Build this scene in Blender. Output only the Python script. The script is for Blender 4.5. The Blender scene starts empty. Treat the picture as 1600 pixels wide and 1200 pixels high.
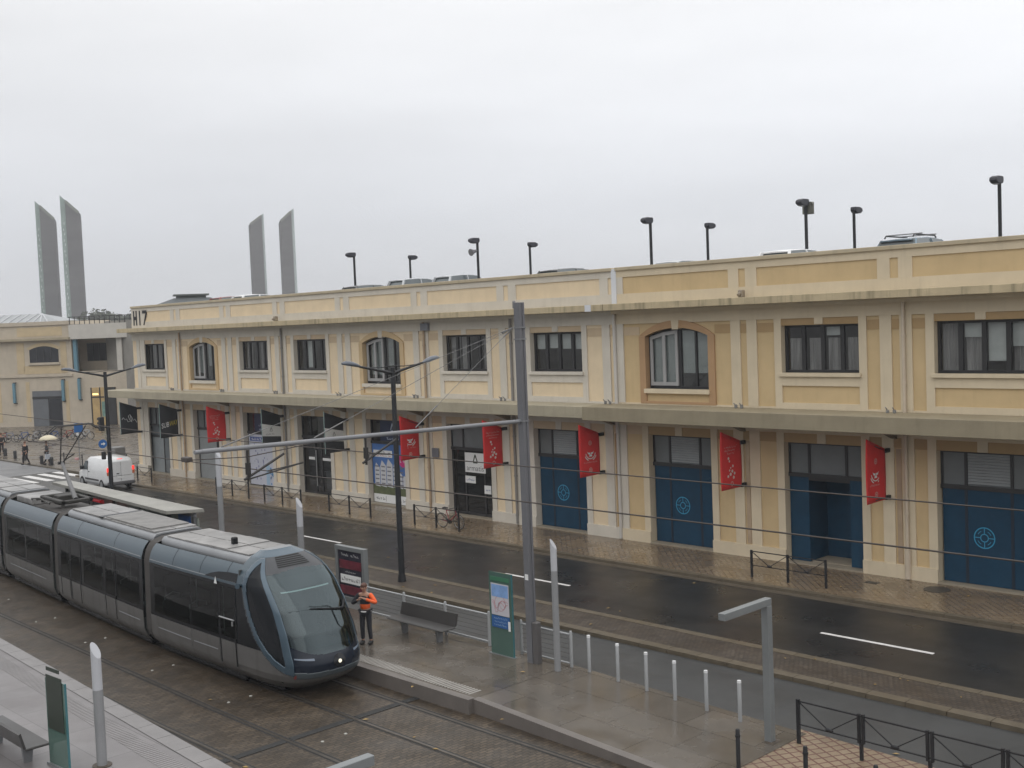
import bpy, math, random
from mathutils import Vector, Matrix
random.seed(7)
R = math.radians
sc = bpy.context.scene
col = sc.collection

# ------------------------------------------------------------------ camera
F_PX, YAW, PITCH, ROLL = 1800.0, 0.80199, -0.053852, -0.039427
cam_d = bpy.data.cameras.new("camera"); cam = bpy.data.objects.new("camera", cam_d); col.objects.link(cam)
fw = Vector((-math.sin(YAW)*math.cos(PITCH), math.cos(YAW)*math.cos(PITCH), math.sin(PITCH)))
rt = fw.cross(Vector((0, 0, 1))).normalized(); up = rt.cross(fw)
c_, s_ = math.cos(ROLL), math.sin(ROLL)
r2 = c_*rt + s_*up; u2 = -s_*rt + c_*up
m = Matrix.Identity(4)
for i in range(3):
    m[i][0], m[i][1], m[i][2] = r2[i], u2[i], -fw[i]
m[0][3], m[1][3], m[2][3] = 77.781, -36.2015, 9.2049
cam.matrix_world = m
cam_d.sensor_width = 36.0; cam_d.lens = 36.0*F_PX/1600.0
cam_d.clip_start = 0.2; cam_d.clip_end = 6000
sc.camera = cam

# ------------------------------------------------------------------ exposure, sky, sun
sc.view_settings.view_transform = 'Standard'; sc.view_settings.look = 'None'
sc.view_settings.exposure = 0.14; sc.view_settings.gamma = 1.0; sc.view_settings.use_curve_mapping = False
SUN_EL, SUN_AZ = R(52), R(150)          # azimuth measured from +Y towards +X: behind the camera
world = bpy.data.worlds.new("World"); sc.world = world; world.use_nodes = True
nt = world.node_tree; nt.nodes.clear()
N = nt.nodes.new; L = nt.links.new
out = N('ShaderNodeOutputWorld')
sky = N('ShaderNodeTexSky'); sky.sky_type = 'NISHITA'; sky.sun_disc = False
sky.sun_elevation = SUN_EL; sky.sun_rotation = SUN_AZ
bg1 = N('ShaderNodeBackground'); bg1.inputs[1].default_value = 0.08; L(sky.outputs[0], bg1.inputs[0])
tc = N('ShaderNodeTexCoord'); sep = N('ShaderNodeSeparateXYZ'); L(tc.outputs['Generated'], sep.inputs[0])
ramp = N('ShaderNodeValToRGB'); cr = ramp.color_ramp
cr.elements[0].position = 0.0; cr.elements[0].color = (0.30, 0.30, 0.31, 1)
cr.elements[1].position = 1.0; cr.elements[1].color = (1.34, 1.34, 1.33, 1)
for p, c in ((0.498, (0.34, 0.34, 0.34, 1)), (0.503, (0.74, 0.752, 0.782, 1)), (0.545, (0.735, 0.748, 0.785, 1)), (0.60, (0.86, 0.867, 0.888, 1)), (0.655, (0.97, 0.97, 0.975, 1)), (0.75, (1.22, 1.22, 1.21, 1))):
    e = cr.elements.new(p); e.color = c
ma = N('ShaderNodeMath'); ma.operation = 'MULTIPLY_ADD'; ma.inputs[1].default_value = 0.5; ma.inputs[2].default_value = 0.5
L(sep.outputs[2], ma.inputs[0]); L(ma.outputs[0], ramp.inputs[0])
mp = N('ShaderNodeMapping'); mp.inputs['Scale'].default_value = (1.6, 1.6, 9.0); L(tc.outputs['Generated'], mp.inputs[0])
nz = N('ShaderNodeTexNoise'); nz.inputs['Scale'].default_value = 1.5; nz.inputs['Detail'].default_value = 5; nz.inputs['Roughness'].default_value = 0.55
L(mp.outputs[0], nz.inputs[0])
mr = N('ShaderNodeMapRange'); mr.inputs[1].default_value = 0.3; mr.inputs[2].default_value = 0.7; mr.inputs[3].default_value = 0.94; mr.inputs[4].default_value = 1.06
L(nz.outputs[0], mr.inputs[0])
mx = N('ShaderNodeVectorMath'); mx.operation = 'SCALE'; L(ramp.outputs[0], mx.inputs[0]); L(mr.outputs[0], mx.inputs[3])
# clouds brighter toward the right of the view (+x,+y), duller on the left
dotn = N('ShaderNodeVectorMath'); dotn.operation = 'DOT_PRODUCT'; dotn.inputs[1].default_value = (0.72, 0.69, 0.0); L(tc.outputs['Generated'], dotn.inputs[0])
mr2 = N('ShaderNodeMapRange'); mr2.inputs[1].default_value = -0.35; mr2.inputs[2].default_value = 0.45; mr2.inputs[3].default_value = 0.96; mr2.inputs[4].default_value = 1.16
L(dotn.outputs['Value'], mr2.inputs[0])
mx2 = N('ShaderNodeVectorMath'); mx2.operation = 'SCALE'; L(mx.outputs[0], mx2.inputs[0]); L(mr2.outputs[0], mx2.inputs[3])
# the low sky behind the camera is darkened, standing in for unbuilt buildings opposite
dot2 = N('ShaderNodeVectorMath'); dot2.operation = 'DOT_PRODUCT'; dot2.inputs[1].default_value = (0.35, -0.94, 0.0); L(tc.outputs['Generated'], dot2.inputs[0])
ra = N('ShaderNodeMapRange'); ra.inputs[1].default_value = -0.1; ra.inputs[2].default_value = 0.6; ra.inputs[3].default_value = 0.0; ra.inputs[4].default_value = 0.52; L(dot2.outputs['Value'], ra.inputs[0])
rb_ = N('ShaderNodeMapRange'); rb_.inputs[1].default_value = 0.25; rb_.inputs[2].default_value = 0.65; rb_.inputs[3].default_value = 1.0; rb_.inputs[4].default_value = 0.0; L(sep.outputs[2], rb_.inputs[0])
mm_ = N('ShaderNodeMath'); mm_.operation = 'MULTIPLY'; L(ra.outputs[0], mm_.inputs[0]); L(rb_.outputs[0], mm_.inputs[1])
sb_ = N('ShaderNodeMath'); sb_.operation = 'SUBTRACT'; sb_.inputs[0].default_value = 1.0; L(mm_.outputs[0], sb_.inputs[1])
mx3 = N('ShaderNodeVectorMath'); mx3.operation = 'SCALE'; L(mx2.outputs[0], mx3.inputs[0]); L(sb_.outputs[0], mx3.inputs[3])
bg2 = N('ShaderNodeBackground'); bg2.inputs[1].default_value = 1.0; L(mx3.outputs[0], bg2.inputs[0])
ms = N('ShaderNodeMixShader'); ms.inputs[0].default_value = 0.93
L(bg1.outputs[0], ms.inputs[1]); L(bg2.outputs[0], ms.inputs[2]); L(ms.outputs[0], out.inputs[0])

sun_d = bpy.data.lights.new("sun", 'SUN'); sun_d.energy = 0.6; sun_d.angle = R(80); sun_d.color = (1.0, 0.95, 0.88)
sun = bpy.data.objects.new("sun", sun_d); col.objects.link(sun)
sdir = Vector((math.sin(SUN_AZ)*math.cos(SUN_EL), math.cos(SUN_AZ)*math.cos(SUN_EL), math.sin(SUN_EL)))
sun.rotation_euler = sdir.to_track_quat('Z', 'Y').to_euler()

# ------------------------------------------------------------------ materials
MATS = {}
def mat(name, color, rough=0.6, metal=0.0, var=0.12, scale=1.2, streak=0.0, stain=None, bump=0.0, bscale=30.0, spec=0.5, emit=None, estr=0.0, coat=0.0, stretch=(1, 1, 1), rvar=0.0):
    """Principled material whose colour is broken up by procedural noise in world position."""
    if name in MATS: return MATS[name]
    mt = bpy.data.materials.new(name); mt.use_nodes = True; MATS[name] = mt
    t = mt.node_tree; t.nodes.clear(); n = t.nodes.new; l = t.links.new
    o = n('ShaderNodeOutputMaterial'); b = n('ShaderNodeBsdfPrincipled'); l(b.outputs[0], o.inputs[0])
    b.inputs['Roughness'].default_value = rough; b.inputs['Metallic'].default_value = metal
    b.inputs['Specular IOR Level'].default_value = spec; b.inputs['Coat Weight'].default_value = coat
    g = n('ShaderNodeNewGeometry')
    mpn = n('ShaderNodeMapping'); mpn.inputs['Scale'].default_value = stretch; l(g.outputs['Position'], mpn.inputs[0])
    ns = n('ShaderNodeTexNoise'); ns.inputs['Scale'].default_value = scale; ns.inputs['Detail'].default_value = 6; ns.inputs['Roughness'].default_value = 0.62
    l(mpn.outputs[0], ns.inputs[0])
    r_ = n('ShaderNodeMapRange'); r_.inputs[1].default_value = 0.25; r_.inputs[2].default_value = 0.75; r_.inputs[3].default_value = 1-var; r_.inputs[4].default_value = 1+var
    l(ns.outputs[0], r_.inputs[0])
    sv = n('ShaderNodeVectorMath'); sv.operation = 'SCALE'; sv.inputs[0].default_value = color[:3]; l(r_.outputs[0], sv.inputs[3])
    last = sv.outputs[0]
    if streak > 0:
        m2 = n('ShaderNodeMapping'); m2.inputs['Scale'].default_value = (2.2, 2.2, 0.16); l(g.outputs['Position'], m2.inputs[0])
        n2 = n('ShaderNodeTexNoise'); n2.inputs['Scale'].default_value = 2.0; n2.inputs['Detail'].default_value = 5; n2.inputs['Roughness'].default_value = 0.6; l(m2.outputs[0], n2.inputs[0])
        r3 = n('ShaderNodeMapRange'); r3.inputs[1].default_value = 0.52; r3.inputs[2].default_value = 0.78; r3.inputs[3].default_value = 0.0; r3.inputs[4].default_value = streak
        l(n2.outputs[0], r3.inputs[0])
        mxn = n('ShaderNodeMix'); mxn.data_type = 'RGBA'; l(r3.outputs[0], mxn.inputs[0]); l(last, mxn.inputs[6]); mxn.inputs[7].default_value = (*(stain or (0.12, 0.11, 0.08)), 1)
        last = mxn.outputs[2]
    l(last, b.inputs['Base Color'])
    if rvar > 0:
        n4 = n('ShaderNodeTexNoise'); n4.inputs['Scale'].default_value = 0.55; n4.inputs['Detail'].default_value = 4; l(g.outputs['Position'], n4.inputs[0])
        r5 = n('ShaderNodeMapRange'); r5.inputs[1].default_value = 0.35; r5.inputs[2].default_value = 0.65; r5.inputs[3].default_value = max(0.03, rough-rvar); r5.inputs[4].default_value = rough+rvar
        l(n4.outputs[0], r5.inputs[0]); l(r5.outputs[0], b.inputs['Roughness'])
    if bump > 0:
        n3 = n('ShaderNodeTexNoise'); n3.inputs['Scale'].default_value = bscale; n3.inputs['Detail'].default_value = 3; l(g.outputs['Position'], n3.inputs[0])
        bn = n('ShaderNodeBump'); bn.inputs['Strength'].default_value = bump; bn.inputs['Distance'].default_value = 0.02
        l(n3.outputs[0], bn.inputs['Height']); l(bn.outputs[0], b.inputs['Normal'])
    if emit:
        b.inputs['Emission Color'].default_value = (*emit, 1); b.inputs['Emission Strength'].default_value = estr
    return mt

def brick_mat(name, c1, c2, mortar, bw, bh, msize=0.02, rough=0.4, rot=0.0, bump=0.3, offset=0.5, spec=0.5, rvar=0.1, var=0.25, vscale=0.5, msm=0.15):
    """Paving: brick pattern laid in world x/y, weathered with noise."""
    if name in MATS: return MATS[name]
    mt = bpy.data.materials.new(name); mt.use_nodes = True; MATS[name] = mt
    t = mt.node_tree; t.nodes.clear(); n = t.nodes.new; l = t.links.new
    o = n('ShaderNodeOutputMaterial'); b = n('ShaderNodeBsdfPrincipled'); l(b.outputs[0], o.inputs[0])
    b.inputs['Specular IOR Level'].default_value = spec
    g = n('ShaderNodeNewGeometry'); mpn = n('ShaderNodeMapping'); mpn.inputs['Rotation'].default_value = (0, 0, rot); l(g.outputs['Position'], mpn.inputs[0])
    br = n('ShaderNodeTexBrick'); br.offset = offset; br.inputs['Scale'].default_value = 1.0; br.inputs['Brick Width'].default_value = bw; br.inputs['Row Height'].default_value = bh
    br.inputs['Mortar Size'].default_value = msize; br.inputs['Mortar Smooth'].default_value = msm; br.inputs['Bias'].default_value = 0.0
    br.inputs['Color1'].default_value = (*c1, 1); br.inputs['Color2'].default_value = (*c2, 1); br.inputs['Mortar'].default_value = (*mortar, 1)
    l(mpn.outputs[0], br.inputs[0])
    ns = n('ShaderNodeTexNoise'); ns.inputs['Scale'].default_value = vscale; ns.inputs['Detail'].default_value = 7; ns.inputs['Roughness'].default_value = 0.65; l(g.outputs['Position'], ns.inputs[0])
    r_ = n('ShaderNodeMapRange'); r_.inputs[1].default_value = 0.3; r_.inputs[2].default_value = 0.7; r_.inputs[3].default_value = 1-var; r_.inputs[4].default_value = 1+var; l(ns.outputs[0], r_.inputs[0])
    sv = n('ShaderNodeVectorMath'); sv.operation = 'SCALE'; l(br.outputs[0], sv.inputs[0]); l(r_.outputs[0], sv.inputs[3]); l(sv.outputs[0], b.inputs['Base Color'])
    n4 = n('ShaderNodeTexNoise'); n4.inputs['Scale'].default_value = 0.8; n4.inputs['Detail'].default_value = 5; l(g.outputs['Position'], n4.inputs[0])
    r5 = n('ShaderNodeMapRange'); r5.inputs[1].default_value = 0.35; r5.inputs[2].default_value = 0.65; r5.inputs[3].default_value = max(0.04, rough-rvar); r5.inputs[4].default_value = rough+rvar
    l(n4.outputs[0], r5.inputs[0]); l(r5.outputs[0], b.inputs['Roughness'])
    if bump > 0:
        bn = n('ShaderNodeBump'); bn.inputs['Strength'].default_value = bump; bn.inputs['Distance'].default_value = 0.01; bn.invert = True
        l(br.outputs['Fac'], bn.inputs['Height']); l(bn.outputs[0], b.inputs['Normal'])
    return mt

def glass_mat(name, tint=(0.6, 0.65, 0.65), gloss=1.0, base=0.12, rough=0.02):
    """Thin tinted pane: see-through, with mirror-like reflection rising at grazing angles."""
    if name in MATS: return MATS[name]
    mt = bpy.data.materials.new(name); mt.use_nodes = True; MATS[name] = mt
    t = mt.node_tree; t.nodes.clear(); n = t.nodes.new; l = t.links.new
    o = n('ShaderNodeOutputMaterial'); tr = n('ShaderNodeBsdfTransparent'); tr.inputs[0].default_value = (*tint, 1)
    gl = n('ShaderNodeBsdfGlossy'); gl.inputs['Roughness'].default_value = rough; gl.inputs[0].default_value = (gloss, gloss, gloss, 1) if isinstance(gloss, float) else (*gloss, 1)
    fr = n('ShaderNodeFresnel'); gb = n('ShaderNodeNewGeometry'); ior = n('ShaderNodeMapRange'); ior.inputs[3].default_value = 1.5; ior.inputs[4].default_value = 1/1.5; l(gb.outputs['Backfacing'], ior.inputs[0]); l(ior.outputs[0], fr.inputs[0])
    ad = n('ShaderNodeMath'); ad.operation = 'ADD'; ad.inputs[1].default_value = base; l(fr.outputs[0], ad.inputs[0])
    ns = n('ShaderNodeTexNoise'); ns.inputs['Scale'].default_value = 1.3; g = n('ShaderNodeNewGeometry'); l(g.outputs['Position'], ns.inputs[0])
    bn = n('ShaderNodeBump'); bn.inputs['Strength'].default_value = 0.04; bn.inputs['Distance'].default_value = 0.05; l(ns.outputs[0], bn.inputs['Height']); l(bn.outputs[0], gl.inputs['Normal'])
    mxs = n('ShaderNodeMixShader'); l(ad.outputs[0], mxs.inputs[0]); l(tr.outputs[0], mxs.inputs[1]); l(gl.outputs[0], mxs.inputs[2]); l(mxs.outputs[0], o.inputs[0])
    return mt

TRIM_L = mat('plaster_cream_pale', (0.60, 0.56, 0.49), 0.85, var=0.10, scale=0.8, streak=0.22, stain=(0.30, 0.26, 0.20), bump=0.15, bscale=60)
PAN_L = mat('plaster_peach', (0.73, 0.60, 0.42), 0.88, var=0.09, scale=0.9, streak=0.15, stain=(0.36, 0.29, 0.20), bump=0.15, bscale=60)
TRIM_R = mat('plaster_cream_warm', (0.63, 0.54, 0.395), 0.85, var=0.09, scale=0.8, streak=0.16, stain=(0.30, 0.25, 0.17), bump=0.15, bscale=60)
PAN_R = mat('plaster_ochre', (0.575, 0.435, 0.245), 0.88, var=0.09, scale=0.9, streak=0.15, stain=(0.30, 0.22, 0.13), bump=0.15, bscale=60)
CAP_L = mat('plaster_tan_dark', (0.56, 0.44, 0.30), 0.88, var=0.08)
CAP_R = mat('plaster_brown', (0.42, 0.29, 0.15), 0.88, var=0.08)
SALMON = mat('plaster_salmon', (0.42, 0.265, 0.145), 0.88, var=0.09)
SALMON_L = mat('plaster_salmon_pale', (0.55, 0.41, 0.24), 0.88, var=0.09)
CORN = mat('cornice_concrete', (0.50, 0.415, 0.27), 0.9, var=0.16, scale=1.5, streak=0.75, stain=(0.13, 0.12, 0.075), bump=0.3, bscale=25)
CANO = mat('canopy_concrete', (0.37, 0.33, 0.245), 0.75, var=0.14, scale=1.0, streak=0.35, stain=(0.20, 0.18, 0.12), bump=0.2, bscale=25)
CANO_R = mat('canopy_concrete_olive', (0.28, 0.24, 0.165), 0.75, var=0.14, scale=1.0, streak=0.30, stain=(0.15, 0.13, 0.08), bump=0.2, bscale=25)
COPE = mat('coping_stone', (0.48, 0.41, 0.29), 0.8, var=0.12, streak=0.3)
DARKF = mat('dark_frame', (0.030, 0.030, 0.032), 0.45, var=0.15)
PALEF = mat('pale_window_frame', (0.34, 0.34, 0.345), 0.5, var=0.06)
BLIND = mat('blind_fabric', (0.56, 0.59, 0.585), 0.9, var=0.08, scale=4)
CURT = mat('curtain_fabric', (0.40, 0.39, 0.39), 0.95, var=0.35, scale=3.0, stretch=(3, 1, 0.2))
INT = mat('room_paint', (0.20, 0.19, 0.18), 0.9, var=0.2)
SHUT = mat('grey_shutter', (0.26, 0.28, 0.29), 0.55, var=0.12)
BLUED = mat('blue_door_paint', (0.008, 0.044, 0.088), 0.55, spec=.25, var=0.18, scale=2, streak=0.15, stain=(0.01, 0.03, 0.06))
CYAN = mat('cyan_paint', (0.03, 0.27, 0.46), 0.6, var=0.05)
GLASS = glass_mat('window_glass', (0.80, 0.82, 0.82), 0.85, 0.085)
FANG = glass_mat('fanlight_glass', (0.6, 0.63, 0.63), 0.9, 0.06)
WHITE = mat('white_paint', (0.72, 0.73, 0.74), 0.5, var=0.06)
PIPE_L = mat('downpipe_pale', (0.55, 0.47, 0.37), 0.6, var=0.15)
PIPE_B = mat('downpipe_brown', (0.40, 0.30, 0.205), 0.7, var=0.2)
JOINT = mat('white_joint_cover', (0.66, 0.68, 0.72), 0.5, var=0.05)
GREYMET = mat('grey_steel', (0.20, 0.205, 0.215), 0.5, var=0.1, metal=0.2, rvar=0.0)
MASTG = mat('mast_grey_paint', (0.14, 0.142, 0.155), 0.5, var=0.1, streak=0.2, stain=(0.08, 0.08, 0.085))
PALEMET = mat('pale_grey_metal', (0.22, 0.235, 0.242), 0.42, var=0.08, metal=0.3)
BLACKP = mat('black_paint', (0.014, 0.015, 0.018), 0.5, var=0.2)
DARKBROWN = mat('dark_metal', (0.03, 0.028, 0.027), 0.5, var=0.2)
WIRE = mat('wire_copper_dark', (0.06, 0.05, 0.045), 0.6, var=0.1)
RUBBER = mat('rubber', (0.015, 0.015, 0.016), 0.8, var=0.2)
CHROME = mat('brushed_steel', (0.55, 0.56, 0.57), 0.3, metal=0.9, var=0.05)
REDB = mat('red_banner_cloth', (0.60, 0.028, 0.030), 0.75, var=0.10, scale=2)
DARKB = mat('black_banner_cloth', (0.018, 0.021, 0.026), 0.7, var=0.10)
PINKW = mat('pale_print_on_red', (0.62, 0.36, 0.33), 0.8, var=0.05)
PRINTW = mat('white_print', (0.74, 0.75, 0.75), 0.7, var=0.04)
PRINTB = mat('black_print', (0.02, 0.02, 0.024), 0.7, var=0.05)
YELLOW = mat('yellow_print', (0.55, 0.45, 0.05), 0.7, var=0.05)
NAVY = mat('navy_print', (0.018, 0.028, 0.075), 0.6, var=0.08)
GREYPRINT = mat('grey_print', (0.35, 0.36, 0.37), 0.7, var=0.05)
PANELG = mat('light_grey_cloth', (0.62, 0.63, 0.62), 0.75, var=0.06)
def flat(name, c, **k): return mat(name, c, k.pop('rough', 0.6), var=k.pop('var', 0.08), **k)

# ------------------------------------------------------------------ mesh helpers
class MB:
    def __init__(s): s.v = []; s.f = []; s.mi = []; s.cur = 0; s.sm = []
    def add(s, vs, fs, smooth=False):
        o = len(s.v); s.v += [tuple(v) for v in vs]
        for f in fs: s.f.append(tuple(i+o for i in f)); s.mi.append(s.cur); s.sm.append(smooth)
        return s
    def box(s, x0, x1, y0, y1, z0, z1):
        vs = [(x0, y0, z0), (x1, y0, z0), (x1, y1, z0), (x0, y1, z0), (x0, y0, z1), (x1, y0, z1), (x1, y1, z1), (x0, y1, z1)]
        return s.add(vs, [(0, 3, 2, 1), (4, 5, 6, 7), (0, 1, 5, 4), (1, 2, 6, 5), (2, 3, 7, 6), (3, 0, 4, 7)])
    def rbox(s, x0, x1, y0, y1, z0, z1, r=0.03):
        """box with chamfered edges"""
        r = min(r, (x1-x0)/2.01, (y1-y0)/2.01, (z1-z0)/2.01)
        xs = (x0, x0+r, x1-r, x1); 
        def ring(z, d): return [(x0+d, y0+r+0*d, z), (x0+r, y0+d, z), (x1-r, y0+d, z), (x1-d, y0+r, z), (x1-d, y1-r, z), (x1-r, y1-d, z), (x0+r, y1-d, z), (x0+d, y1-r, z)]
        def ringi(z): return [(x0+r, y0+r, z), (x0+r, y0+r, z), (x1-r, y0+r, z), (x1-r, y0+r, z), (x1-r, y1-r, z), (x1-r, y1-r, z), (x0+r, y1-r, z), (x0+r, y1-r, z)]
        rr = [ring(z0, r*0.999), ring(z0+r, 0), ring(z1-r, 0), ring(z1, r*0.999)]
        vs = [p for q in rr for p in q]; fs = [tuple(range(7, -1, -1)), tuple(range(24, 32))]
        for k in range(3):
            for i in range(8): fs.append((k*8+i, k*8+(i+1) % 8, (k+1)*8+(i+1) % 8, (k+1)*8+i))
        return s.add(vs, fs)
    def bar(s, a, b, w, h=None, upv=(0, 0, 1)):
        """rectangular bar from a to b"""
        a = Vector(a); b = Vector(b); h = h or w; d = (b-a).normalized(); u = Vector(upv)
        if abs(d.dot(u)) > 0.98: u = Vector((1, 0, 0))
        sd = d.cross(u).normalized(); u = sd.cross(d)
        vs = []
        for p in (a, b):
            for i, j in ((-1, -1), (1, -1), (1, 1), (-1, 1)): vs.append(p+sd*(i*w/2)+u*(j*h/2))
        return s.add(vs, [(3, 2, 1, 0), (4, 5, 6, 7), (0, 1, 5, 4), (1, 2, 6, 5), (2, 3, 7, 6), (3, 0, 4, 7)])
    def tube(s, pts, r, n=8, caps=True, closed=False):
        pts = [Vector(p) for p in pts]; k = len(pts); rs = r if isinstance(r, (list, tuple)) else [r]*k
        vs = []; prev = None
        for i, p in enumerate(pts):
            if closed: d = pts[(i+1) % k]-pts[i-1]
            else: d = (pts[min(i+1, k-1)]-pts[max(i-1, 0)])
            d = d.normalized()
            if prev is None:
                u = Vector((0, 0, 1)) if abs(d.z) < 0.9 else Vector((1, 0, 0))
                a = d.cross(u).normalized()
            else: a = (prev-d*prev.dot(d)).normalized()
            prev = a; b = d.cross(a)
            for j in range(n):
                t = 2*math.pi*j/n; vs.append(p+(a*math.cos(t)+b*math.sin(t))*rs[i])
        fs = []
        for i in range(k if closed else k-1):
            for j in range(n):
                i2 = (i+1) % k; fs.append((i*n+j, i*n+(j+1) % n, i2*n+(j+1) % n, i2*n+j))
        s.add(vs, fs, True)
        if caps and not closed: 
            s.add(vs[:n], [tuple(range(n-1, -1, -1))]); s.add(vs[-n:], [tuple(range(n))])
        return s
    def prism(s, poly, axis, a, b):
        """polygon of 2-D points extruded along axis ('x': poly=(y,z); 'y': (x,z); 'z': (x,y))"""
        def P(p, t): return {'x': (t, p[0], p[1]), 'y': (p[0], t, p[1]), 'z': (p[0], p[1], t)}[axis]
        n = len(poly); vs = [P(p, a) for p in poly]+[P(p, b) for p in poly]
        fs = [tuple(range(n)), tuple(range(2*n-1, n-1, -1))]+[(i, i+n, (i+1) % n+n, (i+1) % n) for i in range(n)]
        return s.add(vs, fs)
    def ell(s, c, rx, ry, rz, nu=12, nv=8):
        vs = []; fs = []
        for i in range(nv+1):
            p = math.pi*i/nv
            for j in range(nu):
                t = 2*math.pi*j/nu; vs.append((c[0]+rx*math.sin(p)*math.cos(t), c[1]+ry*math.sin(p)*math.sin(t), c[2]+rz*math.cos(p)))
        for i in range(nv):
            for j in range(nu): fs.append((i*nu+j, (i+1)*nu+j, (i+1)*nu+(j+1) % nu, i*nu+(j+1) % nu))
        return s.add(vs, fs, True)
    def quadp(s, o, rv, uv, pts2):
        """flat polygon in the frame origin+right+up"""
        o = Vector(o); rv = Vector(rv); uv = Vector(uv)
        return s.add([o+rv*p[0]+uv*p[1] for p in pts2], [tuple(range(len(pts2)))])
    def ring2(s, o, rv, uv, r0, r1, n=32, a0=0, a1=2*math.pi):
        o = Vector(o); rv = Vector(rv); uv = Vector(uv); vs = []; fs = []
        for i in range(n+1):
            t = a0+(a1-a0)*i/n
            for r in (r0, r1): vs.append(o+rv*(r*math.cos(t))+uv*(r*math.sin(t)))
        for i in range(n): fs.append((2*i, 2*i+1, 2*i+3, 2*i+2))
        return s.add(vs, fs)
    def text(s, txt, o, rv, uv, size, align='CENTER', width=None):
        cu = bpy.data.curves.new('lettering_curve', 'FONT'); cu.body = txt; cu.size = size; cu.align_x = align; cu.align_y = 'CENTER'; cu.resolution_u = 2
        ob = bpy.data.objects.new('lettering_tmp', cu); me = bpy.data.meshes.new_from_object(ob)
        xs = [v.co.x for v in me.vertices] or [0]; k = 1.0
        if width and max(xs) > min(xs): k = width/(max(xs)-min(xs))
        o = Vector(o); rv = Vector(rv); uv = Vector(uv)
        s.add([o+rv*(v.co.x*k)+uv*v.co.y for v in me.vertices], [tuple(p.vertices) for p in me.polygons])
        bpy.data.objects.remove(ob); bpy.data.curves.remove(cu); bpy.data.meshes.remove(me)
        return s
    def scrawl(s, o, rv, uv, w, h, seed=1):
        """a line of print too small to read: uneven letter-sized marks"""
        rn = random.Random(seed); o = Vector(o); rv = Vector(rv); uv = Vector(uv); x = -w/2
        while x < w/2:
            q = h*rn.uniform(.35, .75)
            if rn.random() < .14: x += q; continue
            x1 = min(x+q, w/2); hh = h*rn.choice((.6, .65, 1.0)); t = h*.2
            if rn.random() < .5: ps = [((x, -h/2), (x+t, -h/2), (x+t, -h/2+hh), (x, -h/2+hh)), ((x+t, -h/2), (x1, -h/2), (x1, -h/2+t), (x+t, -h/2+t))]
            else: ps = [((x, -h/2+hh-t), (x1, -h/2+hh-t), (x1, -h/2+hh), (x, -h/2+hh)), ((x1-t, -h/2), (x1, -h/2), (x1, -h/2+hh-t), (x1-t, -h/2+hh-t))]
            for p in ps: s.add([o+rv*a+uv*b for a, b in p], [(0, 1, 2, 3)])
            x = x1+h*.22
        return s
    def xform(s, fn): s.v = [tuple(fn(*p)) for p in s.v]; return s
    def build(s, name, mats, parent=None, bevel=0.0, smooth=False):
        me = bpy.data.meshes.new(name); me.from_pydata([tuple(v) for v in s.v], [], s.f)
        ml = mats if isinstance(mats, (list, tuple)) else [mats]
        for q in ml: me.materials.append(q)
        for p, i, sm in zip(me.polygons, s.mi, s.sm): p.material_index = i; p.use_smooth = sm or smooth
        me.validate(); me.update()
        o = bpy.data.objects.new(name, me); col.objects.link(o)
        if parent is not None:
            o.parent = parent
            if parent.type == 'EMPTY': o.location = -Vector(parent.location)
        if bevel > 0:
            bv = o.modifiers.new('bevel', 'BEVEL'); bv.width = bevel; bv.segments = 2; bv.limit_method = 'ANGLE'
        return o

def tag(o, label=None, cat=None, group=None, kind=None):
    if label: o['label'] = label
    if cat: o['category'] = cat
    if group: o['group'] = group
    if kind: o['kind'] = kind
    return o
def thing(name, label, cat, loc=(0, 0, 0), group=None):
    o = bpy.data.objects.new(name, None); o.empty_display_size = 0.3; col.objects.link(o); o.location = loc
    return tag(o, label, cat, group)
def struct(name, mb, mt, **k): return tag(mb.build(name, mt, **k), kind='structure')
def clone(o, loc, rz=None, label=None, parent=None):
    c = o.copy(); col.objects.link(c)
    if parent is not None: c.parent = parent
    else:
        c.location = loc
        if rz is not None: c.rotation_euler = (0, 0, rz)
        if label: c['label'] = label
    for ch in list(o.children): clone(ch, None, parent=c)
    return c
def interp(tab, x):
    if x <= tab[0][0]: return tab[0][1]
    for (a, va), (b, vb) in zip(tab, tab[1:]):
        if x <= b: return va+(vb-va)*(x-a)/(b-a)
    return tab[-1][1]
X, Y, Z = (1, 0, 0), (0, 1, 0), (0, 0, 1)
def yc(x):
    """centre line of the far tram track, swinging toward the warehouse further off"""
    d = 51.5-x
    return -19.62+0.074*(math.log1p(math.exp((d-4.5)/1.2))*1.2 if d < 40 else d-4.5)
def yc2(x): return -22.92+0.020*max(0.0, 52-x)
def yplat(x): return -24.37+0.053*(56.8-x)

#=====SETTING=====
# ------------------------------------------------------------------ ground, road, paving
ASPH = mat('wet_asphalt', (0.019, 0.0183, 0.0175), 0.33, var=0.42, scale=0.9, bump=0.25, bscale=55, rvar=0.07, stretch=(0.06, 1, 1))
LANE = mat('service_lane_asphalt', (0.046, 0.048, 0.049), 0.42, var=0.18, scale=0.6, bump=0.25, bscale=55, rvar=0.08)
ROADL = mat('pale_asphalt', (0.15, 0.15, 0.155), 0.5, var=0.15, scale=0.4, rvar=0.1)
GRND = mat('distant_ground', (0.12, 0.12, 0.115), 0.9, var=0.3, scale=0.02)
KERB = mat('kerb_granite', (0.105, 0.086, 0.060), 0.45, var=0.2, scale=3, rvar=0.1)
KERBD = mat('kerb_granite_dark', (0.085, 0.070, 0.052), 0.45, var=0.2, scale=3, rvar=0.1)
COBB = brick_mat('wet_cobbles', (0.040, 0.029, 0.018), (0.082, 0.060, 0.039), (0.024, 0.018, 0.012), 0.22, 0.11, 0.014, 0.48, bump=0.6, rvar=0.14, var=0.38, vscale=0.9, rot=math.pi/2)
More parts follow.
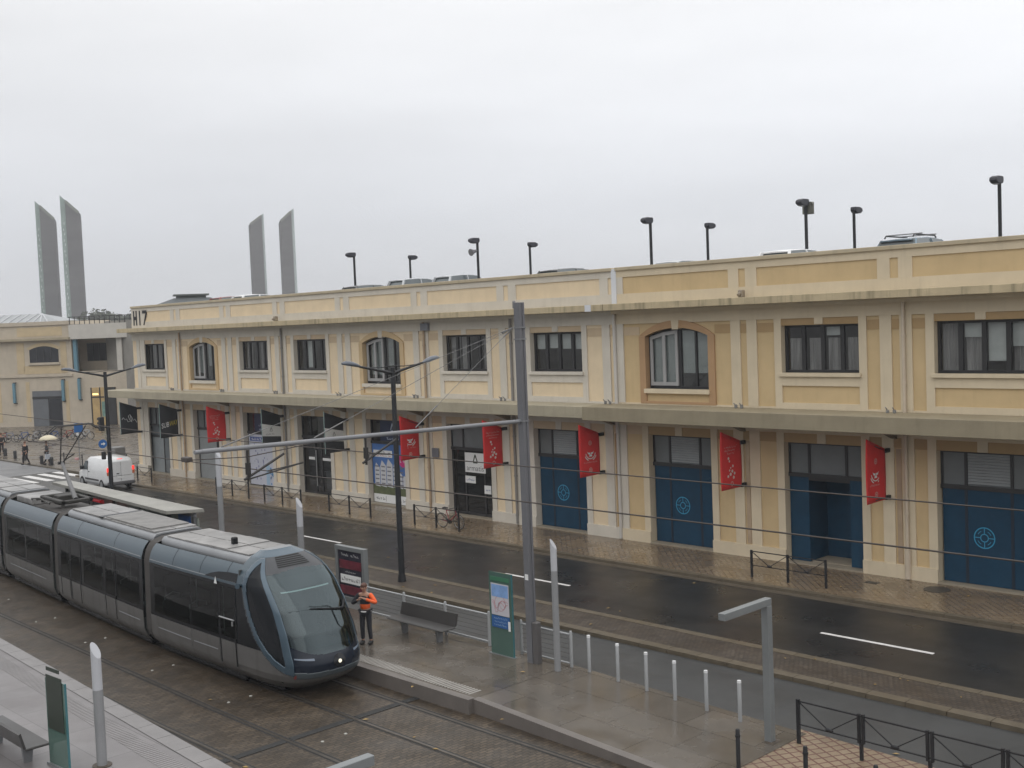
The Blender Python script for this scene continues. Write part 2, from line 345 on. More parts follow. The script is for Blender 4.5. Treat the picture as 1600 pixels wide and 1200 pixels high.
MEDC = brick_mat('median_cobbles', (0.045, 0.034, 0.024), (0.075, 0.057, 0.041), (0.026, 0.02, 0.015), 0.14, 0.12, 0.015, 0.5, bump=0.6, var=0.30, vscale=1.1)
PAVE = brick_mat('far_pavement_pavers', (0.17, 0.125, 0.080), (0.205, 0.155, 0.102), (0.095, 0.068, 0.044), 0.20, 0.20, 0.016, 0.24, rot=R(45), bump=0.2, offset=0.0, rvar=0.12, var=0.22, vscale=0.45)
PAVN = brick_mat('near_pavement_pavers', (0.205, 0.152, 0.100), (0.245, 0.187, 0.127), (0.11, 0.052, 0.038), 0.24, 0.24, 0.022, 0.45, rot=R(28), bump=0.2, offset=0.0, var=0.2, vscale=0.6)
PLAZ = brick_mat('plaza_paving', (0.120, 0.103, 0.086), (0.145, 0.124, 0.104), (0.085, 0.073, 0.062), 1.2, 0.6, 0.02, 0.30, bump=0.1, var=0.3, vscale=0.12, rvar=0.15)
SLAB = brick_mat('platform_slabs', (0.086, 0.074, 0.061), (0.117, 0.102, 0.086), (0.056, 0.049, 0.042), 1.9, 1.15, 0.012, 0.22, bump=0.05, var=0.22, vscale=0.6, rvar=0.12, offset=0.35)
SLABN = brick_mat('near_platform_slabs', (0.165, 0.154, 0.156), (0.190, 0.178, 0.180), (0.115, 0.107, 0.108), 2.2, 1.3, 0.012, 0.40, bump=0.05, var=0.13, vscale=0.6, rvar=0.1, offset=0.35)
MARK = mat('road_marking_paint', (0.62, 0.61, 0.60), 0.6, var=0.18, scale=4)
RAILM = mat('rail_steel', (0.11, 0.095, 0.08), 0.35, metal=0.6, var=0.25, scale=3)
DRAIN = mat('drain_grate', (0.018, 0.018, 0.018), 0.7, var=0.3, scale=6)

struct('ground', MB().box(-1600, 400, -300, 1500, -1.2, -0.2), GRND)
struct('road', MB().box(-70, 120, -11.3, -3.5, -0.5, -0.10), ASPH)
struct('service_lane', MB().box(-70, 120, -15.2, -11.3, -0.5, -0.104), LANE)
# far pavement with kerb
struct('far_pavement', MB().box(2.2, 120, -3.36, 0.5, -0.5, 0.0), PAVE)
struct('plaza', MB().box(-90, 2.2, -2.35, 60, -0.5, 0.0), PLAZ)
k = MB(); 
for i in range(-1, 118): k.box(2.2+i, 2.2+i+0.985, -3.62, -3.36, -0.4, 0.004)
k.box(-90, 1.2, -2.6, -2.35, -0.4, 0.004)
struct('far_kerb', k, KERB)
struct('far_gutter', MB().box(1.2, 120, -3.95, -3.62, -0.4, -0.094), KERBD)
# side road running off left
struct('side_road', MB().box(-90, -3.2, -9.8, -2.6, -0.4, -0.094), ROADL)
# median
struct('median', MB().box(14, 120, -11.2, -9.9, -0.4, 0.0), MEDC)
k = MB()
for i in range(0, 106):
    x = 14+i; k.box(x, x+0.985, -9.9, -9.62, -0.4, 0.012); k.box(x, x+0.985, -11.52, -11.2, -0.4, 0.012)
struct('median_kerb', k, KERB)
# road markings
k = MB()
for x0, x1 in ((60.2, 63.6), (47.0, 50.3), (33.4, 36.7), (20.0, 23.3), (73.5, 76.8)): k.box(x0, x1, -7.26, -7.12, -0.11, -0.096)
for i in range(7):
    y0 = -3.0-i*1.12; x0 = -2.9+0.2*i; k.box(x0, x0+4.3, y0-0.55, y0, -0.11, -0.09)
struct('road_markings', k, MARK)
# tram tracks: cobbled bed, rails, drain slot, light studs
xs = [10+i*1.0 for i in range(0, 90)]
k = MB(); vs = []; fs = []
for x in xs: vs += [(x, yplat(x)-0.3, -0.10), (x, max(yc(x)+1.3, -18.25), -0.10)]
for i in range(len(xs)-1): fs.append((2*i, 2*i+2, 2*i+3, 2*i+1))
k.add(vs, fs); struct('tram_track_bed', k, COBB)
k = MB()
for fn in (yc, yc2):
    for off in (-0.7175, 0.7175):
        for a, b in zip(xs[:-1], xs[1:]):
            ya, yb = fn(a)+off, fn(b)+off
            k.add([(a, ya-0.035, -0.09), (b, yb-0.035, -0.09), (b, yb+0.035, -0.09), (a, ya+0.035, -0.09)], [(0, 1, 2, 3)])
struct('tram_rails', k, RAILM)
k = MB()
for fn in (yc, yc2):
    for off in (-0.7175+0.06, 0.7175-0.06, -0.7175-0.075, 0.7175+0.075):
        for a, b in zip(xs[:-1], xs[1:]):
            ya, yb = fn(a)+off, fn(b)+off
            k.add([(a, ya-0.024, -0.095), (b, yb-0.024, -0.095), (b, yb+0.024, -0.095), (a, ya+0.024, -0.095)], [(0, 1, 2, 3)])
struct('rail_grooves', k, DRAIN)
k = MB()
k.box(55.40, 55.62, -24.3, yc2(55)+0.62-1.435+0.0, -0.12, -0.086); k.box(55.40, 55.62, -23.55, -22.28, -0.12, -0.086); k.box(55.40, 55.62, -22.1, -20.42, -0.12, -0.086); k.box(55.40, 55.62, -20.25, -19.0, -0.12, -0.086); k.box(55.40, 55.62, -18.8, -18.35, -0.12, -0.086)
struct('drain_slot', k, DRAIN)
k = MB()
for x in (39.5, 43.4, 47.85, 52.03, 56.2, 35.3, 60.4):
    for y in (0.0, 0.64):
        k.ell((x, -21.72+0.012*(56-x)+y, -0.095), 0.045, 0.045, 0.02, 8, 6)
struct('track_studs', k, mat('stud_white', (0.34, 0.34, 0.31), 0.6, var=0.2))
# far platform: level part beside the tram, then a ramp down to the right
k = MB(); pts = [x*1.0 for x in range(10, 58)]+[57.45]
def far_edge(x): return -14.75 if x > 45 else -14.4
for a, b in zip(pts[:-1], pts[1:]):
    ya, yb = yc(a)+1.44, yc(b)+1.44
    k.add([(a, ya, 0.25), (b, yb, 0.25), (b, -14.75, 0.25), (a, -14.75, 0.25)], [(0, 1, 2, 3)])
k.add([(57.45, -18.05, 0.245), (64.35, -18.30, 0.02), (64.35, -14.72, 0.02), (57.45, -14.75, 0.245)], [(0, 1, 2, 3)])
k.add([(10, -14.75, -0.3), (57.45, -14.75, -0.3), (57.45, -14.75, 0.25), (10, -14.75, 0.25)], [(3, 2, 1, 0)])
k.add([(57.45, -14.75, -0.3), (64.35, -14.72, -0.3), (64.35, -14.72, 0.02), (57.45, -14.75, 0.245)], [(3, 2, 1, 0)])
struct('far_platform', k, SLAB)
k = MB()
EDGE = mat('platform_edge_stone', (0.135, 0.120, 0.110), 0.4, var=0.15, scale=2, rvar=0.1)
for a, b in zip(pts[:-1], pts[1:]):
    ya, yb = yc(a), yc(b)
    k.add([(a, ya+1.22, -0.2), (b, yb+1.22, -0.2), (b, yb+1.22, 0.262), (a, ya+1.22, 0.262), (a, ya+1.44, 0.262), (b, yb+1.44, 0.262)], [(0, 1, 2, 3), (3, 2, 5, 4)])
k.add([(57.45, -18.40, -0.2), (57.45, -18.18, -0.2), (57.45, -18.18, 0.262), (57.45, -18.40, 0.262)], [(0, 1, 2, 3)])
k.add([(57.45, -18.25, -0.2), (66, -18.55, -0.2), (66, -18.55, -0.02), (57.45, -18.25, 0.25), (57.45, -18.05, 0.25), (66, -18.30, -0.02)], [(0, 1, 2, 3), (3, 2, 5, 4)])
struct('platform_edge', k, EDGE)
k = MB(); x = 12.0
while x < 57.2:
    y = yc(x); k.box(x, x+0.055, y+1.52, y+1.92, 0.24, 0.262); x += 0.11
struct('tactile_strip', k, mat('tactile_studs', (0.30, 0.285, 0.265), 0.45, var=0.15))
# near platform
k = MB(); px = [20+i*1.0 for i in range(0, 60)]
for a, b in zip(px[:-1], px[1:]):
    ya, yb = yplat(a), yplat(b)
    k.add([(a, ya-0.42, 0.25), (b, yb-0.42, 0.25), (b, yb-9, 0.25), (a, ya-9, 0.25)], [(3, 2, 1, 0)])
struct('near_platform', k, SLABN)
k = MB()
for a, b in zip(px[:-1], px[1:]):
    ya, yb = yplat(a), yplat(b)
    k.add([(a, ya, -0.2), (b-0.012, yb, -0.2), (b-0.012, yb, 0.262), (a, ya, 0.262), (a, ya-0.42, 0.262), (b-0.012, yb-0.42, 0.262)], [(1, 0, 3, 2), (2, 3, 4, 5)])
struct('near_platform_edge', k, mat('near_edge_stone', (0.215, 0.205, 0.205), 0.45, var=0.12, scale=2))
k = MB(); x = 30.0
while x < 70:
    y = yplat(x); k.box(x, x+0.05, y-1.05, y-0.62, 0.24, 0.259); x += 0.11
struct('near_tactile_strip', k, mat('near_tactile_studs', (0.24, 0.23, 0.232), 0.5, var=0.12))
# near pavement, lower right corner
k = MB(); k.add([(64.05, -14.55, 0.012), (70, -14.9, 0.012), (95, -15.6, 0.012), (95, -18.4, 0.012), (66.2, -18.33, 0.012), (64.33, -18.31, 0.012)], [(5, 4, 3, 2, 1, 0)])
k.add([(64.05, -14.55, -0.3), (70, -14.9, -0.3), (95, -15.6, -0.3), (95, -15.6, 0.012), (70, -14.9, 0.012), (64.05, -14.55, 0.012)], [(0, 1, 4, 5), (1, 2, 3, 4)])
struct('near_pavement', k, PAVN)
k = MB(); rnd = random.Random(3)
for i in range(70):
    x = rnd.uniform(40, 72); y = rnd.choice([rnd.uniform(-18.6, -15), rnd.uniform(-23.8, -18.8), rnd.uniform(-14.6, -3.7), rnd.uniform(-3, -0.3), rnd.uniform(-11.5, -9.8)])
    z = 0.27 if -18.1 < y < -15 and x < 57 else (0.02 if y > -3.4 or -11.6 < y < -9.7 else (-0.085 if y < -18.6 or y > -14.6 else 0.2-0.03*max(0, x-57)))
    a = rnd.uniform(0, 6.28); q = rnd.uniform(0.04, 0.09)
    k.add([(x+q*math.cos(a), y+q*math.sin(a), z), (x-q*.5*math.sin(a), y+q*.5*math.cos(a), z+0.015), (x-q*math.cos(a), y-q*math.sin(a), z), (x+q*.5*math.sin(a), y-q*.5*math.cos(a), z+0.012)], [(0, 1, 2, 3)])
tag(k.build('fallen_leaves', mat('leaf_tan', (0.30, 0.20, 0.07), 0.7, var=0.4, scale=3)), kind='stuff')
# ------------------------------------------------------------------ warehouse (the long two-storey hall)
hall = thing('warehouse', 'long two-storey cream and ochre warehouse with a flat parking roof, marked H17', 'building', (33, 0, 0))
CEN = [6.18, 12.6, 18.6, 24.4, 30.8, 37.2, 43.15, 49.7, 56.05, 61.85, 68.2, 74.3]
ARCH = {1, 4, 7, 10}
XJ = 46.62; XL = 3.2; XR = 77.4; HW = 1.55
PIER = [4.45]+[(a+b)/2+0.05 for a, b in zip(CEN, CEN[1:])]+[77.2]
def cm(x): return (TRIM_L, PAN_L, CAP_L, SALMON_L) if x < XJ else (TRIM_R, PAN_R, CAP_R, SALMON)
def arch_pts(c, hw, zs, zc, n=14):
    """points of a flat segmental arch from (c-hw,zs) to (c+hw,zs) with crown zc"""
    h = zc-zs; rr = (hw*hw+h*h)/(2*h); a = math.asin(hw/rr)
    return [(c+rr*math.sin(-a+2*a*i/n), zc-rr+rr*math.cos(-a+2*a*i/n)) for i in range(n+1)]
# ---- wall slabs (ochre field) : one mesh per paint colour
for side in (0, 1):
    xa, xb = (XL, XJ) if side == 0 else (XJ, XR)
    w = MB()
    cs = [(i, c) for i, c in enumerate(CEN) if xa < c < xb]
    x = xa
    for i, c in cs:
        w.box(x, c-HW, 0.06, 0.45, 0.0, 10.1); x = c+HW
    w.box(x, xb, 0.06, 0.45, 0.0, 10.1)
    for i, c in cs:
        if i in ARCH:
            w.box(c-HW, c+HW, 0.06, 0.45, 4.43, 6.30)
            ap = arch_pts(c, HW, 8.40, 8.72)
            w.prism(ap+[(c+HW, 10.1), (c-HW, 10.1)], 'y', 0.06, 0.45)
        else:
            w.box(c-HW, c+HW, 0.06, 0.45, 4.43, 6.97); w.box(c-HW, c+HW, 0.06, 0.45, 8.68, 10.1)
    w.build('wall', cm(xa+1)[1], hall)
    f = MB(); f.box(xa+0.002, xb-0.002, 0.0, 0.061, 8.93, 9.52)     # frieze above upper windows
    f.box(xa+0.002, xb-0.002, 0.0, 0.061, 4.78, 5.72)
    # plinth
    x = xa
    for i, c in cs: f.box(x, c-HW, -0.05, 0.061, 0.0, 0.47); x = c+HW
    f.box(x, xb, -0.05, 0.061, 0.0, 0.47)
    f.build('string_course', cm(xa+1)[0], hall)
# left end wall
MB().box(XL-0.02, XL+0.35, 0.44, 24, 0, 10.1).build('end_wall', TRIM_L, hall)
# interior
q = MB(); q.box(XL+0.4, XR, 5.5, 5.7, 0, 9.4); q.box(XL+0.4, XR, 0.46, 5.5, 4.75, 5.1); q.box(XL+0.4, XR, 0.46, 5.5, 9.3, 9.5); q.box(XL+0.4, XR, 0.46, 5.5, -0.02, 0.03)
for p in PIER[1:-1]: q.box(p-0.08, p+0.08, 0.46, 5.49, 0.03, 4.74); 
q.build('interior', INT, hall)
# roof deck (parking)
MB().box(XL, XR, 0.46, 26, 9.98, 10.2).build('roof_deck', mat('roof_asphalt', (0.09, 0.09, 0.09), 0.6, var=0.2), hall)
# ---- piers
for pi, p in enumerate(PIER):
    t, pn, cap, sal = cm(p)
    lo, hi = p-0.62, p+0.54
    cuts = ((-0.62, -0.19), (0.10, 0.54))
    for (a, b) in cuts:
        if pi == len(PIER)-1 and b > 0.3: continue
        MB().box(p+a, p+b, 0.0, 0.064, 5.715, 8.935).build('pilaster', t, hall)
        MB().box(p+a, p+b, 0.0, 0.064, 0.465, 4.785).build('pilaster', t, hall)
    for za, zb in ((8.46, 8.80), (4.45, 4.77)): MB().box(p-0.19, p+0.10, 0.03, 0.066, za, zb).build('pier_cap', cap, hall)
    nb = [c for c in CEN if abs(c-p) < 4.2]
    for c in nb:
        sur = HW+0.30
        if c > p: a, b = p+0.54, c-sur
        else: a, b = c+sur, p-0.62
        if b-a > 0.1:
            for za, zb in ((8.46, 8.80), (4.42, 4.77)): MB().box(a, b, 0.045, 0.067, za, zb).build('pier_cap', cap, hall)
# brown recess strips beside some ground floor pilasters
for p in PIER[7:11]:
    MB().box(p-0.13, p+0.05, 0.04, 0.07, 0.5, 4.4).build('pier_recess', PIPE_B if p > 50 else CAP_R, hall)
# ---- upper windows
def blind_quad(k, x0, x1, y, z0, z1): k.box(x0, x1, y, y+0.02, z0, z1)
BL = {6: [(0, .42), (1, .40), (2, .42), (3, .43)], 8: [(2, .2)], 9: [(1, .30), (2, .80), (3, .5)], 7: [], 0: [], 2: [], 3: [(1, .95)], 5: []}
for i, c in enumerate(CEN):
    t, pn, cap, sal = cm(c)
    fr = MB()
    if i not in ARCH:
        z0, z1 = 6.97, 8.68
        # pale surround
        s_ = MB()
        s_.box(c-HW-0.29, c-HW+0.004, 0.002, 0.44, 5.718, 8.932); s_.box(c+HW-0.004, c+HW+0.29, 0.002, 0.44, 5.718, 8.932)
        s_.box(c-HW, c+HW, 0.002, 0.2, 6.50, 6.82); s_.box(c-HW, c+HW, 0.002, 0.2, 5.72, 5.88); s_.box(c-0.17, c+0.17, 0.001, 0.2, 8.70, 8.932)
        so = s_.build('window_surround', t, hall)
        MB().box(c-HW, c+HW, 0.038, 0.058, 8.685, 8.925).build('lintel', cap, hall)
        n = 4; y0, y1 = 0.26, 0.36
        fr.box(c-HW, c+HW, y0, y1, z0, z0+0.09); fr.box(c-HW, c+HW, y0, y1, z1-0.09, z1)
        edges = [c-HW+k*(2*HW/n) for k in range(n+1)]
        for k_, e in enumerate(edges):
            w_ = 0.10 if k_ in (0, n) else 0.075
            fr.box(max(c-HW, e-w_), min(c+HW, e+w_), y0, y1, z0+0.09, z1-0.09)
        fo = fr.build('window', DARKF, hall)
        MB().box(c-HW-0.08, c+HW+0.08, -0.09, 0.28, 6.83, 6.97).build('sill', t, fo, bevel=0.012)
        g = MB(); g.add([(c-HW+.02, 0.31, z0+.02), (c+HW-.02, 0.31, z0+.02), (c+HW-.02, 0.31, z1-.02), (c-HW+.02, 0.31, z1-.02)], [(0, 1, 2, 3)]); g.build('pane', GLASS, fo)
        bl = BL.get(i, [(1, .3)])
        if bl:
            b = MB()
            for (j, d) in bl: b.box(edges[j]+0.09, edges[j+1]-0.09, 0.40, 0.42, z1-0.08-d*(z1-z0-.16), z1-0.08)
            b.build('blind', BLIND, fo)
        if i in (8, 9, 0, 2, 5):
            b = MB()
            for j in range(4):
                if (i+j) % 4 == 3 and i != 8: continue
                xa, xb = edges[j]+.07, edges[j+1]-.07; pts = [(xa+(xb-xa)*u/24, 0.52+0.035*math.sin(u*1.9+j)) for u in range(25)]
                zt = z0+(0.72 if i == 8 else 0.98)*(z1-z0)
                b.add([(x, y, z0+.05) for x, y in pts]+[(x, y, zt) for x, y in pts], [(u, u+1, u+26, u+25) for u in range(24)])
            b.build('curtain', CURT, fo)
    else:
        z0, zs, zc = 6.30, 8.40, 8.72
        # salmon surround with arched head
        inn = arch_pts(c, HW, zs, zc); outp = arch_pts(c, HW+0.30, 8.42, 9.02)
        s_ = MB()
        for a, b in ((c-HW-0.30, c-HW+0.004), (c+HW-0.004, c+HW+0.30)): s_.box(a, b, -0.012, 0.44, 5.70, zs)
        vs = [(x, -0.012, z) for x, z in inn]+[(x, -0.012, z) for x, z in outp]+[(x, 0.44, z) for x, z in inn]+[(x, 0.10, z) for x, z in outp]
        n = len(inn); fs = []
        for j in range(n-1): fs += [(j, j+1, n+j+1, n+j), (2*n+j+1, 2*n+j, 3*n+j, 3*n+j+1), (j+1, j, 2*n+j, 2*n+j+1), (n+j, n+j+1, 3*n+j+1, 3*n+j)]
        fs += [(0, n, 3*n, 2*n), (n-1, 2*n+n-1, 3*n+n-1, 2*n-1)]
        s_.add(vs, fs)
        s_.box(c-HW, c+HW, -0.012, 0.2, 5.70, 5.80)
        so = s_.build('window_surround', sal, hall)
        MB().prism([(c-0.15, 8.66), (c+0.15, 8.66), (c+0.19, 9.03), (c-0.19, 9.03)], 'y', -0.02, 0.2).build('keystone', t, hall)
        y0, y1 = 0.26, 0.36
        # frame following the arch
        i2 = arch_pts(c, HW-0.09, zs-0.02, zc-0.09)
        vs = [(x, y0, z) for x, z in inn]+[(x, y0, z) for x, z in i2]; n = len(inn)
        fr.add(vs, [(j, j+1, n+j+1, n+j) for j in range(n-1)])
        fr.box(c-HW, c-HW+.09, y0, y1, z0, zs); fr.box(c+HW-.09, c+HW, y0, y1, z0, zs); fr.box(c-HW+.09, c+HW-.09, y0, y1, z0, z0+.10)
        fr.box(c-.06, c+.06, y0, y1, z0+.1, 8.66); fr.box(c+HW/2-.04, c+HW/2+.04, y0, y1, z0+.1, 8.63)
        fo = fr.build('window', DARKF, hall)
        MB().box(c-HW-0.05, c+HW+0.05, -0.10, 0.28, 6.12, 6.30).build('sill', t, fo, bevel=0.012)
        MB().prism([(c-HW+.02, z0+.02), (c+HW-.02, z0+.02)]+[(x, z-.01) for x, z in reversed(inn)], 'y', 0.31, 0.312).build('pane', GLASS, fo)
        # pale opening casement on the left half
        cs_ = MB(); xa, xb = c-HW+.10, c-.07; zt = lambda x: interp([(p[0], p[1]) for p in i2], x)-.01
        yy0, yy1 = 0.20, 0.262
        xm = (xa+xb)/2
        for a, b in ((xa, xa+.12), (xm-.07, xm+.07), (xb-.12, xb)): cs_.prism([(a, z0+.12), (b, z0+.12), (b, zt(b)), (a, zt(a))], 'y', yy0, yy1)
        cs_.box(xa+.12, xm-.07, yy0, yy1, z0+.12, z0+.26); cs_.box(xm+.07, xb-.12, yy0, yy1, z0+.12, z0+.26)
        for a, b in ((xa+.12, xm-.07), (xm+.07, xb-.12)): cs_.prism([(a, zt(a)-.14), (b, zt(b)-.14), (b, zt(b)), (a, zt(a))], 'y', yy0+.002, yy1-.002)
        cs_.build('casement', PALEF, fo)
        b = MB()
        if i == 7:
            b.box(c+.1, c+HW/2-.05, .345, .355, z0+.62, 8.6); b.box(c+HW/2+.05, c+HW-.1, .345, .355, z0+.62, 8.5); b.box(xa+.1, xb-.1, .345, .355, z0+.2, 8.45)
        else:
            b.box(xa+.1, xb-.1, .42, .44, z0+.15+0.3*(i % 3), 8.45); b.box(c+.12, c+HW/2-.1, .42, .44, z0+.9, 8.6)
        b.build('blind', BLIND, fo)
# ---- ground floor openings
DZ0, DF0, DF1, DT = 0.06, 3.16, 3.30, 4.43
kinds = ['grey', 'shutter', 'poster', 'shop', 'poster', 'dark', 'blue', 'blue', 'blueopen', 'blue', 'blue', 'blue']
FANO = mat('fanlight_frosted', (0.165, 0.178, 0.185), .22, var=.12)
THRESH = mat('threshold_stone', (0.30, 0.26, 0.20), 0.5, var=0.15)
for i, c in enumerate(CEN):
    t, pn, cap, sal = cm(c); kd = kinds[i]; hw = HW-0.03
    s_ = MB()
    s_.box(c-HW-0.30, c-HW+0.004, 0.003, 0.44, 0.468, 4.782); s_.box(c+HW-0.004, c+HW+0.30, 0.003, 0.44, 0.468, 4.782)
    s_.box(c-HW-0.004, c-HW+0.006, -0.049, 0.44, 0.0, 0.468); s_.box(c+HW-0.006, c+HW+0.004, -0.049, 0.44, 0.0, 0.468)
    s_.box(c-0.17, c+0.17, 0.0015, 0.2, 4.44, 4.782)
    s_.build('door_surround', t, hall)
    MB().box(c-HW, c+HW, 0.036, 0.058, 4.435, 4.775).build('lintel', cap, hall)
    MB().box(c-HW, c+HW, -0.06, 0.5, 0.0, 0.055).build('threshold', THRESH, hall)
    y0, y1 = 0.30, 0.40; oldf = kd in ('shop', 'poster')
    ws = (c-hw, c-hw+0.27*2*hw, c-hw+0.76*2*hw, c+hw)
    fr = MB()
    fr.box(c-HW, c+HW, y0-.04, y1, DF0, DF1); fr.box(c-HW, c+HW, y0, y1, DT-.07, DT)
    for x in ws: fr.box(x-.045, x+.045, y0, y1, DF1, DT-.07)
    fo = fr.build('shop_front', DARKF, hall)
    g = MB(); g.add([(c-hw, .35, DF1), (c+hw, .35, DF1), (c+hw, .35, DT-.05), (c-hw, .35, DT-.05)], [(0, 1, 2, 3)]); g.build('fanlight', FANG if oldf else FANO, fo)
    if kd in ('blue', 'blueopen', 'grey', 'shutter', 'dark'):
        if kd in ('blue', 'shutter') :
            b = MB()
            for j in range(11): b.prism([(.348, DF1+.04+j*.095), (.322, DF1+.05+j*.095), (.322, DF1+.062+j*.095), (.348, DF1+.125+j*.095)], 'x', ws[1]+.06, ws[2]-.06)
            b.build('louvre', SHUT, fo)
    if kd == 'blue':
        b = MB()
        for a, d in zip(ws, ws[1:]): b.box(a+.03, d-.03, .31, .37, DZ0+.01, DF0)
        b.build('door_leaf', BLUED, fo)
        b = MB(); 
        for x in ws[1:3]: b.box(x-.05, x+.05, .300, .36, DZ0+.01, DF0)
        b.build('door_post', mat('blue_black_post', (0.008, 0.018, 0.035), 0.5, var=.1), fo)
        # round emblem: two rings, a hub and eight short bars
        o = Vector((c-.12, .306, 1.62)); e = MB()
        e.ring2(o, X, Z, .315, .352); e.ring2(o, X, Z, .11, .14); 
        for q in range(4): e.ring2(o, X, Z, .225, .245, 8, q*math.pi/2+.45, q*math.pi/2+1.1)
        for q in range(4):
            a = q*math.pi/2; d = Vector((math.cos(a), 0, math.sin(a))); n_ = Vector((-math.sin(a), 0, math.cos(a)))
            e.add([o+d*.14+n_*.012, o+d*.312+n_*.016, o+d*.312-n_*.016, o+d*.14-n_*.012], [(0, 1, 2, 3)])
        e.build('emblem', CYAN, fo)
    elif kd == 'blueopen':
        b = MB(); b.box(c-hw, c-hw+.72, .31, .37, DZ0+.01, DF0); b.box(c+hw-.55, c+hw, .31, .37, DZ0+.01, DF0)
        b.box(c-hw+.72, c-hw+.78, .31, 1.6, DZ0+.01, DF0); b.box(c+hw-.61, c+hw-.55, .31, 1.6, DZ0+.01, DF0)
        b.box(c-hw+.78, c+hw-1.15, 1.55, 1.6, DZ0+.01, DF0)
        b.build('door_leaf', BLUED, fo)
        MB().box(c-hw+.78, c+hw-.61, .32, 1.6, DF0-.12, DF0).build('porch_ceiling', DARKF, fo)
        MB().box(c-hw+.78, c+hw-.61, .45, 1.5, .056, .085).build('porch_floor', THRESH, fo)
        b = MB(); b.box(c+hw-1.12, c+hw-.66, 1.55, 1.6, DZ0+.3, DF0-.12); b.build('door_pane', mat('dark_pane', (.012, .013, .015), .1, var=.1), fo)
    elif kd == 'grey':
        b = MB(); b.box(c-hw, c-hw+1.75, .34, .37, DZ0, 2.4); b.build('door_leaf', mat('frosted_panel', (0.22, 0.245, 0.26), .35, var=.15, scale=2), fo)
        b = MB(); b.box(c-hw, c+hw, .30, .38, 2.40, 2.55)
        for x in (c-hw+.04, c-hw+1.75, c+hw-.04): b.box(x-.04, x+.04, .30, .38, DZ0, DF0)
        b.build('door_frame', DARKF, fo)
        g = MB(); g.box(c-hw+1.79, c+hw-.08, .33, .345, DZ0, 2.4); g.box(c-hw+.08, c+hw-.08, .33, .345, 2.55, DF0); g.build('door_pane', mat('grey_glazing', (.10, .115, .125), .12, var=.2), fo)
    elif kd == 'shutter':
        b = MB()
        for j in range(44): b.prism([(.345, DZ0+j*.07), (.33, DZ0+.035+j*.07), (.345, DZ0+.068+j*.07), (.40, DZ0+.068+j*.07), (.40, DZ0+j*.07)], 'x', c-hw+.03, c+hw-.8)
        b.build('roller_shutter', SHUT, fo)
        b = MB(); b.box(c+hw-.8, c+hw-.70, .30, .38, DZ0, DF0); b.box(c-hw, c-hw+.06, .30, .38, DZ0, DF0); b.box(c+hw-.7, c+hw, .34, .38, DZ0, DF0); b.build('door_frame', DARKF, fo)
    elif kd in ('shop', 'dark'):
        b = MB()
        for x in ((c-hw+.04, c-.35, c+.25, c+hw-.04) if kd == 'shop' else (c-hw+.04, c-.6, c+.75, c+hw-.04)): b.box(x-.05, x+.05, .30, .38, DZ0, DF0)
        b.box(c-hw, c+hw, .30, .38, DZ0, DZ0+.12)
        b.build('door_frame', DARKF, fo)
        g = MB(); g.add([(c-hw, .34, DZ0), (c+hw, .34, DZ0), (c+hw, .34, DF0), (c-hw, .34, DF0)], [(0, 1, 2, 3)])
        g.build('door_pane', glass_mat('shop_glass', (.34, .36, .37), .85, .03), fo)
        if kd == 'shop':
            b = MB(); b.box(c-.27, c-.21, .275, .30, .5, 2.5); b.build('handle', CHROME, fo)
            b = MB(); b.box(c-hw+.5, c-.42, .322, .328, 1.95, 2.10); b.box(c+.32, c+hw-.25, .322, .328, 1.95, 2.10); b.build('door_lettering_band', PRINTW, fo)
            b = MB(); b.rbox(c-1.3, c-.55, 1.6, 2.4, .05, 1.05, .04); b.box(c-1.35, c-.5, 1.55, 2.45, 1.05, 1.1); b.box(c+.4, c+1.2, 2.6, 3.4, .05, .8); b.build('shop_counter', WHITE, fo)
            b = MB()
            for q in range(3): b.rbox(c-.1+.42*q, c+.18+.42*q, 1.2, 1.5, .06+.1*q, .75-.12*q, .03)
            b.build('shop_goods', flat('pale_goods', (.42, .48, .50)), fo)
        else:
            b = MB(); b.box(c-hw+.1, c+hw-.1, .46, .50, DZ0, DF0); b.build('dark_screen', flat('dark_screen', (.02, .021, .025), rough=.4), fo)
    else:
        b = MB()
        for x in (c-hw+.03, c+hw-.03): b.box(x-.04, x+.04, .30, .38, DZ0, DF0)
        b.box(c-hw, c+hw, .36, .39, DZ0, DF0)
        b.build('door_frame', DARKF, fo)
# ---- cornice, parapet, coping
for a, b in ((2.62, XJ), (XJ+.02, XR)):
    MB().box(a, b, -0.78, 0.42, 9.50, 9.77).build('cornice', CORN, hall, bevel=0.015)
    k = MB(); 
    k.box(a+(0.75 if a < 3 else 0), b, -0.30, 0.0, 9.36, 9.497); k.build('cornice_bracket', cm(a+1)[0], hall)
for a, b in ((XL+.15, XJ-.12), (XJ+.12, XR)):
    t, pn, cap, sal = cm(a+1)
    MB().box(a, b, 0.04, 0.30, 9.77, 11.12).build('parapet', pn, hall)
    f = MB(); f.box(a-.001, b+.001, 0.0, 0.045, 9.772, 10.17); f.box(a-.001, b+.001, 0.0, 0.045, 10.85, 11.119)
    f.build('parapet_band', t, hall)
    MB().box(a-.02, b+.02, -0.07, 0.36, 11.12, 11.26).build('coping', COPE, hall, bevel=0.015)
    for p in [q for q in PIER if max(a, 5) < q < b]:
        for lo, hi in ((p-.66, p-.20), (p+.10, p+.60)): MB().box(lo, hi, 0.001, 0.046, 10.171, 10.849).build('parapet_pilaster', t, hall)
MB().box(XL+.151, XL+2.15, 0.001, 0.046, 10.171, 10.849).build('parapet_pilaster', TRIM_L, hall)
MB().box(XJ-.13, XJ+.13, -0.03, 0.2, 9.78, 11.2).build('joint_cover', JOINT, hall)
MB().box(XJ-.95, XJ-.62, -0.80, -0.77, 9.50, 9.77).build('joint_cover', JOINT, hall)
